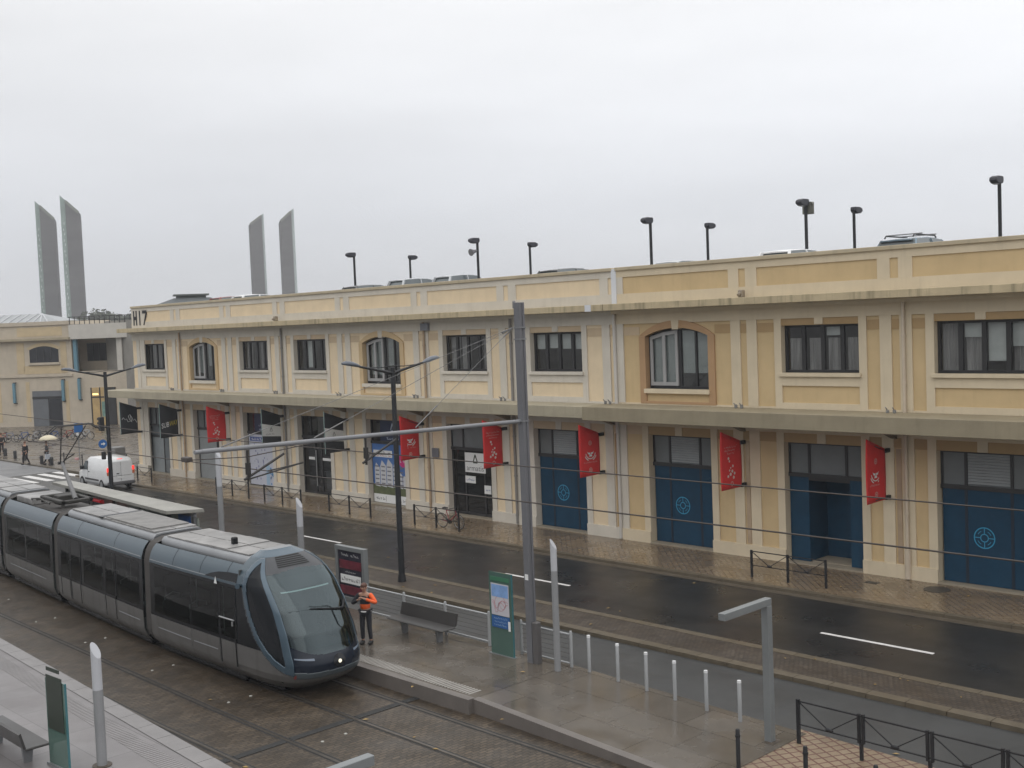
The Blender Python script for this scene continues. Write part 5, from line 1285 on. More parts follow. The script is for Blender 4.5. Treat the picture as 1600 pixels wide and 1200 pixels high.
MT = {'pillar': T_BLUEP, 'windscreen': T_WS, 'window_near': mat('cab_side_glass', (.010, .012, .015), .08, var=.2, spec=.22), 'window_far': mat('cab_side_glass', (.012, .014, .017), .06), 'bumper': mat('tram_bumper', (.055, .07, .08), .35, var=.08, coat=.3), 'nose': T_NAVY, 'skirt': T_SIL, 'crown': mat('tram_crown', (.045, .048, .055), .3, var=.1), 'roof': T_BLUEP, 'cantrail': T_BLUE, 'band_near': T_BLK, 'band_far': T_BLK}
NM = {'pillar': 'cab_pillar', 'windscreen': 'windscreen', 'window_near': 'cab_window', 'window_far': 'cab_window', 'bumper': 'bumper', 'nose': 'nose_panel', 'skirt': 'cab_skirt', 'crown': 'cab_brow', 'roof': 'cab_roof', 'cantrail': 'cab_cantrail', 'band_near': 'cab_band', 'band_far': 'cab_band'}
cabparts = {}
for rg, cells in buckets.items():
    k = MB(); idx = {}; vs = []; fs = []
    def vid(a, b):
        if (a, b) not in idx: idx[(a, b)] = len(vs); vs.append(TT(*cab(phis[a], zl[b], OFF[rg])))
        return idx[(a, b)]
    for a, b in cells: fs.append((vid(a, b), vid(a+1, b), vid(a+1, b+1), vid(a, b+1)))
    k.add(vs, fs, True); o = k.build(NM[rg], MT[rg], tram); cabparts[rg] = o
    if rg in ('pillar', 'bumper'):
        so = o.modifiers.new('thickness', 'SOLIDIFY'); so.thickness = .03; so.offset = -1
k = MB(); vs = [TT(*cab(p, 3.42)) for p in phis[::8]]; k.add(vs, [tuple(range(len(vs)))]); k.build('cab_roof_cap', T_ROOFE, tram)
# roof grille on the brow
k = MB()
for j in range(6):
    z0 = 3.05+.04*j
    vs = []
    for u in range(9):
        ph = R(-18+4*u); vs += [TT(*cab(ph, z0, .008)), TT(*cab(ph, z0+.022, .008))]
    k.add(vs, [(2*u, 2*u+2, 2*u+3, 2*u+1) for u in range(8)])
k.build('grille', mat('grille_dark', (.008, .008, .008), .8), tram)
# headlamp in the middle of the nose, with housing
def nose_disc(k, zc, phc, r, off, n=20):
    vs = [TT(*cab(phc, zc, off))]
    for j in range(n):
        a = 2*math.pi*j/n; z = zc+r*math.sin(a); t = r*math.cos(a); x, _, _ = cab(phc, z, off)
        x0, t0, _ = cab(phc, zc, off); vs.append(TT(x, t0+t, z))
    k.add(vs, [(0, 1+j, 1+(j+1) % n) for j in range(n)])
k = MB(); nose_disc(k, .80, R(0.5), .17, .012); k.build('lamp_housing', mat('lamp_housing', (.01, .012, .016), .2), tram)
k = MB(); nose_disc(k, .79, R(0.5), .048, .03); k.build('headlamp', mat('tram_headlamp', (.8, .75, .6), .3, var=0, emit=(1, .93, .75), estr=.7), tram)
for sg in (-1, 1):  # reflections on the nose, painted as two thin pale strips, no lamps
    k = MB(); vs = []
    for u in range(9):
        ph = sg*R(16+3.0*u); zz = .92+.006*u; vs += [TT(*cab(ph, zz, .008)), TT(*cab(ph, zz+.055-.003*u, .008))]
    k.add(vs, [(2*u, 2*u+2, 2*u+3, 2*u+1) if sg > 0 else (2*u+2, 2*u, 2*u+1, 2*u+3) for u in range(8)]); k.build('nose_reflection', mat('nose_reflection', (.17, .21, .27), .15, var=.1), tram)
k = MB(); nose_disc(k, .53, R(-40), .055, .03, 12); k.build('tail_lamp', mat('tram_tail_lamp', (.16, .03, .03), .3), tram)
# windscreen wiper
k = MB()
pts = [(R(38), 1.18), (R(37), 1.5), (R(33), 1.85), (R(28), 2.12)]; k.tube([TT(*cab(p, z, .035)) for p, z in pts], .012, 6)
pts = [(R(28), 2.10), (R(24), 2.02), (R(19), 1.94), (R(10), 1.97), (R(0), 2.05), (R(-5), 2.10)]; k.tube([TT(*cab(p, z, .03)) for p, z in pts], [.05, .045, .05, .028, .018, .012], 6)
k.build('wiper', T_BLK, tram)
# lit destination strip behind the glass, dashboard, driver's seat
k = MB(); vs = []
for u in range(11):
    ph = R(-30+5*u); vs += [TT(*cab(ph, 2.50, -.05)), TT(*cab(ph, 2.53, -.05))]
k.add(vs, [(2*u, 2*u+2, 2*u+3, 2*u+1) for u in range(10)]); k.build('destination_strip', mat('destination_lit', (.7, .75, .72), .4, var=0, emit=(.85, 1, .95), estr=.9), tram)
k = MB(); vs = []
for u in range(13):
    ph = R(-42+7*u); vs += [TT(*cab(ph, 2.56, -.04)), TT(*cab(ph, 2.84, -.04))]
k.add(vs, [(2*u, 2*u+2, 2*u+3, 2*u+1) for u in range(12)]); k.build('destination_panel', mat('destination_panel', (.05, .06, .06), .5), tram)
k = MB(); k.add([TT(x, t, z) for x, t, z in ((52.6, -1.0, 1.25), (53.4, -.75, 1.12), (53.45, .75, 1.12), (52.6, 1.0, 1.25), (52.6, -1.0, .5), (53.4, -.75, .5), (53.45, .75, .5), (52.6, 1.0, .5))], [(0, 1, 2, 3), (0, 4, 5, 1), (2, 6, 7, 3), (3, 7, 4, 0), (1, 5, 6, 2)]); k.build('dashboard', mat('dash_grey', (.11, .125, .125), .6, var=.15), tram)
k = MB(); tbox(k, 51.75, 52.2, -.25, .3, .85, 1.0); tbox(k, 51.62, 51.75, -.25, .3, 1.0, 1.9); tbox(k, 52.8, 53.1, .35, .62, 1.25, 1.62); k.build('driver_seat', mat('driver_seat', (.04, .045, .05), .8), tram)
k = MB(); tbox(k, 51.2, 51.24, -1.1, 1.1, .42, 3.0); k.build('cab_bulkhead', mat('cab_bulkhead', (.045, .05, .05), .7, var=.3), tram)
k = MB(); tbox(k, 51.2, 52.9, -1.0, 1.0, .3, .42); tbox(k, 51.0, 52.6, -.8, .8, -.02, .30); k.build('cab_floor', T_BLK, tram)
k = MB(); k.add([TT(51.05, -1.178, 2.52), TT(51.21, -1.178, 2.52), TT(51.13, -1.170, 2.72)], [(0, 1, 2)]); k.xform(lambda x, y, z: (x-1.0, y-.012, z)); k.build('side_logo', PRINTW, tram)
k = MB(); top = [(49.5, 2.66), (49.8, 2.76), (50.2, 2.84), (50.7, 2.88), (51.16, 2.89)]
k.add([TT(x, -(hwz(z)+.008), z) for x, z in top]+[TT(x, -(hwz(2.66)+.008), 2.66) for x, z in top], [(j+1, j, 5+j, 6+j) for j in range(4)]); k.build('cantrail_dark_panel', T_BLK, tram)
for x0_, x1_ in ((46.6, 48.6), (48.8, 50.1), (32.8, 36.9), (43.7, 45.3)):
    k = MB(); strip(k, x0_, x1_, [(pz(.72, .004), .715), (pz(.73, .010), .73), (pz(.745, .004), .745)], -1, 2); k.build('skirt_rib', T_ROOFE, tram)
for xs_ in (47.6, 49.2, 50.6, 40.2, 43.4):
    k = MB(); strip(k, xs_, xs_+.02, [(pz(2.66, .003), 2.66), (pz(2.86, .003), 2.86), (pz(3.0, .003), 3.0), (.925, 3.11)], -1, 1); k.build('panel_seam', T_BLK, tram)
for x0_, x1_ in ((46.15, 51.1), (38.3, 45.5), (32.2, 37.6)):
    k = MB(); strip(k, x0_, x1_, [(pz(2.66, .004), 2.655), (pz(2.67, .009), 2.668), (pz(2.68, .004), 2.68)], -1); k.build('rain_strip', T_ROOFE, tram)
k = MB(); k.tube([TT(51.32, -1.17, 2.62), TT(51.38, -1.26, 2.62)], [.05, .07], 10); k.build('side_camera', T_BLUEP, tram)
k = MB(); tbox(k, 49.3, 49.45, -.25, -.1, 3.30, 3.52); k.build('roof_aerial', T_BLK, tram)
# pantograph section roof gear
rg_ = thing('tmp', 'tmp', 'tmp'); bpy.data.objects.remove(rg_)
k = MB(); tbox(k, 32.3, 34.2, -.7, .7, 3.03, 3.26); k.build('roof_box', T_ROOF, tram)
k = MB(); tbox(k, 34.6, 37.0, -.55, -.4, 3.3, 3.42); tbox(k, 34.6, 37.0, .4, .55, 3.3, 3.42); tbox(k, 34.6, 34.8, -.55, .55, 3.3, 3.42); tbox(k, 36.8, 37.0, -.55, .55, 3.3, 3.42); tbox(k, 35.5, 36.1, -.35, .35, 3.16, 3.5)
for a in (34.7, 36.9):
    for t in (-.48, .48): k.tube([TT(a, t, 3.16), TT(a, t, 3.32)], .07, 8)
k.tube([TT(36.3, -.75, 3.3), TT(35.4, -.8, 3.42), TT(34.3, -.75, 3.3), TT(33.9, -.6, 3.2)], .035, 6); k.tube([TT(36.0, -.65, 3.25), TT(35.2, -.68, 3.35), TT(34.4, -.6, 3.25)], .03, 6)
k.build('pantograph_base', mat('roof_gear_dark', (.035, .033, .03), .6, var=.3), tram)
pan = MB(); pan.tube([TT(36.75, 0, 3.42), TT(35.55, 0, 4.66)], [.085, .06], 8); pan.tube([TT(36.6, .12, 3.42), TT(35.55, .05, 4.62)], .025, 6)
po = pan.build('pantograph', mat('panto_grey', (.17, .17, .175), .45, metal=.2), tram)
k = MB()
for sg in (-1, 1):
    k.tube([TT(35.55, .05*sg, 4.66), TT(37.0, sg*.42, 6.05)], .022, 6); k.tube([TT(35.55, .05*sg, 4.70), TT(36.2, sg*.25, 5.0)], .02, 6)
k.tube([TT(36.2, -.25, 5.0), TT(36.2, .25, 5.0)], .016, 6)
k.tube([TT(35.45, -.1, 4.64), TT(35.45, .1, 4.64)], .06, 8)
k.build('upper_arm', DARKBROWN, po)
k = MB()
for dx in (-.14, .14): k.tube([TT(37.0+dx, -.85, 5.92), TT(37.0+dx, -.6, 6.12), TT(37.0+dx, .6, 6.12), TT(37.0+dx, .85, 5.92)], .026, 6)
for t in (-.42, .42): k.tube([TT(36.86, t, 6.1), TT(37.14, t, 6.1)], .02, 6)
k.build('collector_bow', DARKBROWN, po)

# ------------------------------------------------------------------ platform shelter
sh = thing('tram_shelter', 'long flat-roofed glass tram shelter behind the tram', 'shelter', (33, -15.2, .25))
k = MB(); 
A_, B_, C_, D_ = (25.5, -15.05), (38.45, -16.15), (39.25, -15.05), (25.8, -14.3)
k.prism([A_, B_, C_, D_], 'z', 2.62, 2.74); k.build('roof', mat('shelter_roof', (.29, .285, .26), .5, var=.18, scale=1.0, rvar=.1), sh)
k = MB(); k.bar((25.6, -14.5, 1.45), (39.1, -15.2, 1.45), .02, 1.9); k.build('back_glass', mat('shelter_glass', (.30, .33, .30), .15, var=.15), sh)
for u in (.02, .22, .42, .62, .82, .985):
    x = 25.7+13.4*u; y = -14.5-.7*u; k = MB(); k.bar((x, y-.06, .25), (x, y-.06, 2.62), .10, .08); k.build('post', BLACKP if u < .9 else GREYMET, sh)
k = MB(); k.bar((25.6, -14.58, .6), (39.1, -15.28, .6), .05); k.bar((25.6, -14.6, 2.5), (39.1, -15.3, 2.5), .05, .08); k.build('rail', GREYMET, sh)
o = thing('shelter_sign', 'red lit panel hanging at the left end of the tram shelter', 'sign', (30, -15, 2.2)); k = MB(); k.rbox(29.2, 31.2, -15.4, -15.2, 1.95, 2.42, .03); k.build('panel', mat('red_panel', (.34, .012, .02), .4, var=.15, emit=(1, .03, .05), estr=.06), o)
k = MB(); k.bar((29.5, -15.3, 2.42), (29.5, -15.3, 2.62), .03); k.bar((30.9, -15.3, 2.42), (30.9, -15.3, 2.62), .03); k.build('hanger', GREYMET, o)
o = thing('shelter_poster', 'bright blue poster fixed low at the right end of the tram shelter', 'poster', (38.4, -15.3, 2)); k = MB(); k.box(37.8, 38.7, -15.34, -15.31, 1.6, 2.45); k.build('sheet', flat('bright_blue', (.02, .10, .32), rough=.4), o)
k = MB(); k.box(37.74, 38.76, -15.31, -15.29, 1.54, 2.51); k.build('frame', GREYMET, o)

# ------------------------------------------------------------------ advertising panel
ad = thing('advert_panel', 'upright grey-framed advertising panel with a black, red and white poster, behind the worker', 'advert panel', (47.1, -14.2, .25))
k = MB(); 
for a, b, c0, d0 in ((46.36, 46.50, .25, 2.08), (47.80, 47.94, .25, 2.08)): k.box(a, b, -14.28, -14.10, c0, d0)
k.box(46.5, 47.80, -14.28, -14.10, 1.94, 2.08); k.box(46.5, 47.80, -14.28, -14.10, .25, .42); k.build('frame', PALEMET, ad, bevel=.01)
MB().box(46.5, 47.80, -14.24, -14.14, .42, 1.94).build('poster', flat('poster_black', (.022, .022, .035), rough=.15), ad)
k = MB(); k.box(46.56, 47.74, -14.252, -14.241, 1.34, 1.62); k.box(46.56, 47.74, -14.252, -14.241, .50, .78); k.build('red_block', mat('poster_darkred', (.13, .02, .035), .3, var=.5, scale=5), ad)
k = MB(); k.box(46.6, 47.70, -14.254, -14.241, .86, 1.14); k.build('white_block', PRINTW, ad)
k = MB(); k.scrawl((47.15, -14.256, 1.0), X, Z, .95, .12, 2); k.build('lettering', PRINTB, ad)
k = MB(); k.scrawl((47.15, -14.246, 1.80), X, Z, .95, .09, 5); k.scrawl((47.15, -14.246, 1.24), X, Z, .6, .06, 9); k.build('lettering', flat('poster_pale_letters', (.45, .45, .46)), ad)

# ------------------------------------------------------------------ benches, glass panels, railings, bollards
BEN = mat('bench_dark', (.045, .043, .042), .35, var=.2, rvar=.1)
def bench(label, loc, rz, length):
    o = thing('platform_bench', label, 'bench', (0, 0, 0), group='dark platform benches')
    h = length/2
    k = MB(); k.rbox(-h, h, -.30, .24, .40, .45, .02); k.build('seat', BEN, o)
    k = MB(); k.prism([(.22, .45), (.28, .46), (.36, .78), (.31, .80)], 'x', -h+.02, h-.02); k.build('backrest', BEN, o)
    for x in (-h*.62, h*.62):
        k = MB(); k.prism([(-.06, 0), (.10, 0), (.14, .40), (-.12, .40)], 'x', x-.04, x+.04); k.build('leg', GREYMET, o)
    o.location = loc; o.rotation_euler = (0, 0, R(rz)); return o
bench('dark bench with backrest on the far platform, in front of the white railing', (52.25, -15.52, .25), 0, 2.5)
bench('dark bench on the near platform, cut by the lower left picture edge', (52.2, -27.05, .25), 180, 2.7)
GP = glass_mat('green_glass', (.42, .56, .50), .7, .12)
def info_panel(label, loc, rz, h, w, kind):
    o = thing('info_panel', label, 'info panel', (0, 0, 0), group='upright green glass information panels')
    MB().box(-w/2, w/2, -.02, .02, .03, h).build('glass', mat('green_glass_panel', (.075, .135, .115), .08, var=.12, coat=.4), o)
    MB().box(-w/2-.06, w/2+.06, -.06, .06, 0, .045).build('base', PALEMET, o)
    MB().box(w/2, w/2+.02, -.022, .022, .04, h).build('edge', flat('glass_edge', (.05, .16, .18), rough=.2), o)
    for q in (-1,):
        if kind == 'map':
            k = MB(); k.box(-w*.40, w*.40, q*.036-.004, q*.036+.004, 1.12, 1.98); s_ = k.build('map_sheet', flat('map_paper', (.50, .49, .53)), o)
            k = MB(); k.box(-w*.37, w*.37, -.0435, -.0405, 1.62, 1.95); k.build('map_sky', mat('map_blue', (.20, .34, .62), .6, var=.25, scale=4), s_)
            k = MB(); k.ring2((0, -.0425, 1.45), X, Z, .20, .212, 24); k.ring2((.1, -.0425, 1.42), X, Z, .11, .12, 20)
            rn = random.Random(2)
            pts = [(-w*.36+w*.72*u/9, -.0425, 1.30+.22*rn.random()) for u in range(10)]; k.tube(pts, .006, 4); k.tube([(p[0], -.0425, p[2]+.12*math.sin(p[0]*9)) for p in pts], .005, 4); k.build('map_lines', flat('map_pink', (.45, .16, .18)), s_)
            k = MB(); k.box(-w*.40, w*.40, -.040, -.032, .78, 1.10); n_ = k.build('blue_notice', flat('notice_blue', (.02, .10, .30)), o)
            k = MB()
            for u in range(3): k.scrawl((-w*.1*0, -.0415, 1.04-.09*u), X, Z, w*.6, .05, 30+u)
            k.build('lettering', flat('notice_pale', (.30, .42, .60)), n_)
            MB().box(w*.34, w*.44, -.046, -.041, .74, 1.0).build('leaflet', PRINTW, o)
            MB().box(-w*.42, w*.42, -.034, -.022, 2.05, 2.16).build('header', flat('panel_green', (.04, .16, .09)), o)
        else:
            MB().box(-w*.42, w*.40, -.036, -.022, .80, 1.95).build('timetable', mat('panel_dark_green', (.030, .040, .030), .5, var=.15), o)
            MB().box(-w*.38, w*.30, -.036, -.022, 2.04, 2.12).build('header', mat('panel_dark_green', (.030, .040, .030), .5), o)
    o.location = loc; o.rotation_euler = (0, 0, R(rz)); return o
info_panel('green glass information panel with a blue and white map, beside the tall mast', (55.42, -15.3, .22), 0, 2.28, .86, 'map')
info_panel('green glass information panel with a dark sheet, on the near platform', (53.95, -26.75, .25), 4, 1.86, .82, 'dark')
RWH = mat('railing_pale_metal', (.37, .38, .39), .4, var=.08, metal=.3)
def railing(label, posts, z0):
    o = thing('railing', label, 'railing', (posts[0], -14.88, z0), group='pale metal railings along the back of the platform')
    for x in posts:
        k = MB(); k.tube([(x, -14.88, z0), (x, -14.88, z0+.95), (x, -14.88, z0+1.0)], [.045, .045, .03], 10); k.build('post', RWH, o)
    for z, r_, nm in ((z0+.90, .028, 'handrail'), (z0+.14, .026, 'lower_rail')):
        k = MB(); k.tube([(posts[0], -14.88, z), (posts[-1], -14.88, z)], r_, 8); k.build(nm, RWH, o)
    for u in range(5):
        k = MB(); z = z0+.27+.125*u; k.tube([(posts[0], -14.88, z), (posts[-1], -14.88, z)], .0045, 5); k.build('cable', DARKBROWN, o)
railing('long pale metal railing behind the dark bench', (48.85, 50.7, 52.6, 54.45), .22)
railing('short pale metal railing crossing behind the tall mast', (55.72, 57.55), .18)
def bollard_white(): 
    o = thing('bollard', 'tmp', 'bollard', (0, 0, 0), group='slim pale metal bollards along the platform ramp')
    k = MB(); k.tube([(0, 0, 0), (0, 0, .92), (0, 0, .95)], [.045, .047, .03], 12); k.build('shaft', RWH, o)
    MB().tube([(.03, 0, -.03), (.03, 0, .008)], .10, 14).build('base_plate', mat('rusty_plate', (.07, .055, .042), .6, var=.3, scale=6), o)
    k = MB(); k.tube([(0, 0, .90), (0, 0, .955)], [.05, .045], 12); k.build('cap', mat('bollard_cap', (.66, .67, .68), .4), o); return o
bw = bollard_white()
for j, (x, lb_) in enumerate(((58.15, 'pale bollard nearest to the tall mast, first of the row of six'), (59.15, 'pale bollard, second from the tall mast'), (60.1, 'pale bollard, third from the tall mast'), (61.0, 'pale bollard, fourth from the tall mast'), (61.95, 'pale bollard, fifth from the tall mast'), (62.9, 'pale bollard nearest to the gallows lamp, last of the row of six'))):
    b = bw if j == 0 else clone(bw, (0, 0, 0)); b.location = (x, -14.86-.05*j, .21-.032*j); b['label'] = lb_
def bollard_black(grp, r_=.04, h=.98):
    o = thing('bollard', 'tmp', 'bollard', (0, 0, 0), group=grp)
    MB().tube([(0, 0, 0), (0, 0, h-.03), (0, 0, h)], [r_, r_, r_*.7], 10).build('shaft', BLACKP, o)
    MB().tube([(0, 0, h-.16), (0, 0, h-.12)], r_*1.25, 10).build('collar', BLACKP, o); return o
bb = bollard_black('thin black bollards on the near pavement corner', .045)
for j, (x, y, lb_) in enumerate(((64.55, -17.55, 'black bollard standing at the foot of the platform ramp'), (66.05, -17.5, 'black bollard on the pale pavers, cut by the bottom edge'), (67.5, -17.5, 'black bollard of which only the top shows at the bottom edge'))):
    b = bb if j == 0 else clone(bb, (0, 0, 0)); b.location = (x, y, -.02); b['label'] = lb_
bs = bollard_black('short dark bollards along the plaza edge', .13, .62)
PBX = [(-21.5, -1.2, 'leftmost'), (-17.4, -1.3, 'second'), (-14.6, -1.6, 'third'), (-12.2, -1.8, 'fourth'), (-8.4, -2.0, 'fifth'), (-6.6, -2.0, 'rightmost')]
for j, (x, y, w_) in enumerate(PBX):
    b = bs if j == 0 else clone(bs, (0, 0, 0)); b.location = (x, y, 0); b['label'] = w_+' of the six short dark bollards along the plaza edge'
bt = bollard_black('thin dark posts on the plaza left of the van', .04, 1.05)
for j, (x, y, lb_) in enumerate(((-4.6, -1.9, 'thin dark post on the plaza, furthest left, beside the zebra crossing'), (-2.2, -1.6, 'thin dark post on the plaza right beside the blue square sign pole'), (-.4, -.6, 'thin dark post on the plaza just left of the van'), (1.2, .1, 'thin dark post on the plaza partly hidden by the van roof'))):
    b = bt if j == 0 else clone(bt, (0, 0, 0)); b.location = (x, y, 0); b['label'] = lb_

# ------------------------------------------------------------------ black crowd barriers
def barrier(n, plen, dbl=False, h=.95, prow='barriers along the far kerb'):
    o = thing('street_barrier', 'tmp', 'barrier', (0, 0, 0), group=prow)
    for j in range(n+1):
        k = MB(); w_ = .05
        if dbl and 0 < j < n: k.box(j*plen-.075, j*plen-.02, -.03, .03, .35, h); k.box(j*plen+.02, j*plen+.075, -.03, .03, .35, h); k.box(j*plen-.03, j*plen+.03, -.03, .03, 0, .36)
        else: k.box(j*plen-w_/2-.01, j*plen+w_/2+.01, -.03, .03, 0, h)
        k.build('post', BLACKP, o)
    for j in range(n):
        a, b = j*plen, (j+1)*plen; c = (a+b)/2
        k = MB(); k.bar((a, 0, h-.04), (b, 0, h-.04), .035, .03); k.bar((a, 0, .42), (b, 0, .42), .03, .025); k.bar((a+.03, 0, h-.06), (c, 0, .44), .022, .022); k.bar((c, 0, .44), (b-.03, 0, h-.06), .022, .022)
        k.ell((c, 0, .45), .10, .03, .05, 10, 6); k.build('panel', BLACKP, o)
    return o
for (n, pl, x, y, lb_) in ((2, 1.75, 18.4, -2.75, 'black barrier on the far pavement left of the pale window poster'), (2, 1.75, 23.75, -2.9, 'black barrier in front of the pale window poster'), (2, 1.72, 29.55, -2.75, 'black barrier in front of the blue housing advertisement'),
    (2, 1.55, 36.35, -2.75, 'black barrier with a red bicycle leaning on it'), (2, 1.45, 54.85, -2.75, 'black barrier in front of the open blue doorway'), (1, 1.9, 8.3, -2.6, 'short black barrier at the left end of the far pavement, beside the van')):
    o = barrier(n, pl); o.location = (x, y, 0); o['label'] = lb_
o = barrier(5, 1.47, True, .96, 'near barriers'); o.location = (64.52, -15.3, .012); o['label'] = 'long black barrier with double posts in the lower right corner'; o.rotation_euler = (0, 0, R(-.5)); del o['group']
tag(MB().tube([(60.65, -.85, -.02), (60.65, -.85, .012)], .42, 24).build('manhole_cover', mat('manhole_iron', (.05, .045, .04), .5, var=.3, scale=8)), 'round dark manhole cover on the far pavement by the rightmost blue door', 'manhole cover')
tag(MB().box(58.3, 58.75, -1.3, -1.0, -.02, .008).build('drain_cover', mat('manhole_iron', (.05, .045, .04), .5)), 'small square drain cover at the foot of the pale downpipe', 'drain cover')

# ------------------------------------------------------------------ bicycles
def bicycle(frame_m, name_group=None, q=1.0):
    o = thing('bicycle', 'tmp', 'bicycle', (0, 0, 0), group=name_group)
    for x in (-.53, .53):
        k = MB(); k.tube([(x+.33*math.cos(a), 0, .34+.33*math.sin(a)) for a in [2*math.pi*j/20 for j in range(20)]], .018 if q == 1.0 else .032, 6, closed=True)
        w = k.build('wheel', RUBBER, o)
        k = MB(); k.tube([(x+.305*math.cos(a), 0, .34+.305*math.sin(a)) for a in [2*math.pi*j/20 for j in range(20)]], .009, 5, closed=True)
        for j in range(8): a = math.pi*j/8; k.tube([(x-.30*math.cos(a), 0, .34-.30*math.sin(a)), (x+.30*math.cos(a), 0, .34+.30*math.sin(a))], .003, 4)
        k.build('rim', CHROME, w)
    k = MB(); bbk = (-.05, 0, .30); se = (-.20, 0, .82); he = (.38, 0, .86); hl = (.42, 0, .70)
    for a, b, r_ in ((bbk, se, .018), (se, he, .018), (bbk, hl, .02), (he, hl, .02), (hl, (.53, 0, .34), .014), ((-.53, 0, .34), bbk, .012), ((-.53, 0, .34), (-.18, 0, .74), .011)): k.tube([a, b], r_*q, 6)
    k.build('frame', frame_m, o)
    k = MB(); k.tube([he, (.36, 0, .98)], .013, 6); k.tube([(.28, -.27, 1.0), (.38, -.15, .99), (.36, 0, .98), (.38, .15, .99), (.28, .27, 1.0)], .013, 6); k.build('handlebar', DARKF, o)
    k = MB(); k.tube([se, (-.225, 0, .92)], .013, 6); k.prism([(-.36, -.08), (-.36, .08), (-.2, .05), (-.08, .02), (-.08, -.02), (-.2, -.05)], 'z', .91, .96); k.build('saddle', DARKF, o)
    k = MB(); k.tube([(-.05, -.05, .30), (-.05, .05, .30)], .09, 12); k.tube([(-.05, .06, .30), (.06, .06, .17)], .012, 5); k.tube([(-.05, -.06, .30), (-.16, -.06, .43)], .012, 5); k.build('crank', DARKBROWN, o)
    return o
rb = bicycle(mat('bike_red', (.30, .02, .045), .35)); rb.location = (38.55, -2.42, 0); rb.rotation_euler = (R(6), 0, R(4)); rb['label'] = 'red bicycle leaning on a black barrier by the dark glazed door'
MB().rbox(-.3, .08, -.14, .02, .62, .78, .03).build('bag', flat('bag_pink', (.42, .22, .22)), rb)
bcols = [flat('bike_blue', (.05, .09, .22)), flat('bike_dullred', (.25, .05, .04)), flat('bike_greyblue', (.18, .20, .26)), flat('bike_silver', (.40, .41, .43), metal=.4), flat('bike_black', (.02, .02, .022))]
protos = [bicycle(m_, 'bicycles parked in front of the annex building', 2.2) for m_ in bcols]
cn = ['blue', 'dull red', 'grey-blue', 'silver', 'black']; posn = ['at the left picture edge', 'second from the left', 'third from the left', 'fourth from the left', 'fifth from the left', 'sixth from the left', 'seventh from the left', 'eighth from the left', 'ninth from the left', 'at the right end of the row']
order = [4, 1, 2, 0, 3, 4, 0, 1, 2, 3]; used = set()
for j, ci in enumerate(order):
    b = protos[ci] if ci not in used else clone(protos[ci], (0, 0, 0)); used.add(ci)
    t = j/9.0; b.location = (-30.9+5.6*t+.25*math.sin(j*2.1), 2.4+6.6*t+.2*math.cos(j*1.7), 0); b.rotation_euler = (R(4*math.sin(j)), 0, R(66+28*math.sin(j*1.9))); b['label'] = cn[ci]+' bicycle in the row before the annex building, '+posn[j]

# ------------------------------------------------------------------ signs and signals
o = thing('parking_sign', 'square blue sign on a thin pole in the middle of the plaza', 'sign', (-3.3, -1.3, 0)); MB().tube([(-3.3, -1.3, 0), (-3.3, -1.3, 3.1)], .035, 8).build('pole', GREYMET, o)
k = MB(); k.bar((-3.24, -1.42, 2.75), (-3.24, -1.18, 2.75), .03, .62, upv=Z); q = MB().box(-.32, .32, -.02, .02, -.32, .32); k = MB(); k.add([(-3.26+.05+v[1]*.9, -1.3+v[0], 2.85+v[2]) for v in q.v], q.f); s_ = k.build('sign_plate', flat('sign_blue', (.02, .12, .36)), o)
k = MB(); k.box(-3.185, -3.18, -1.5, -1.32, 2.3, 2.5); k.build('sub_plate', PRINTW, o)
o = thing('traffic_light', 'black traffic light heads with a round blue sign, fixed to the left street lamp', 'traffic light', (21.9, -10.72, 3.9))
k = MB(); k.rbox(21.78, 22.02, -11.05, -10.82, 4.55, 5.25, .03); k.build('signal_head', BLACKP, o); MB().rbox(21.8, 22.0, -11.0, -10.82, 3.1, 3.5, .03).build('pedestrian_signal_head', BLACKP, o)
k = MB()
for z in (4.68, 4.9, 5.12): k.prism([(-11.03, z-.02), (-10.84, z-.02), (-10.86, z+.09), (-11.01, z+.09)], 'x', 21.6, 21.78)
k.bar((21.9, -10.85, 4.7), (21.9, -10.65, 4.7), .05); k.bar((21.9, -10.9, 3.9), (21.9, -10.65, 3.9), .05); k.build('visor', BLACKP, o)
k = MB(); k.tube([(22.0, -10.98, 3.9), (22.03, -10.98, 3.9)], .22, 20); s_ = k.build('round_sign', flat('sign_blue', (.02, .12, .36)), o)
k = MB(); k.add([(22.035, -10.98+a, 3.9+b) for a, b in ((-.09, -.03), (.03, -.03), (.03, -.09), (.13, .0), (.03, .09), (.03, .03), (-.09, .03))], [tuple(range(7))]); k.build('arrow', PRINTW, s_)
l_lamp('pale gallows lamp on the near platform, only its arm end showing at the bottom edge', (64.3, -28.2, .25), 2.55, -1.8) if False else None
o = thing('gallows_lamp', 'pale gallows lamp of which only the arm end shows at the bottom edge', 'lamp', (64.2, -28.0, .25), group='square-section gallows lamps on the platforms')
MB().box(64.115, 64.285, -28.1, -27.93, .25, 2.77).build('post', PALEMET, o, bevel=.01)
MB().box(64.12, 64.28, -28.1, -26.25, 2.771, 2.93).build('arm', PALEMET, o, bevel=.012)

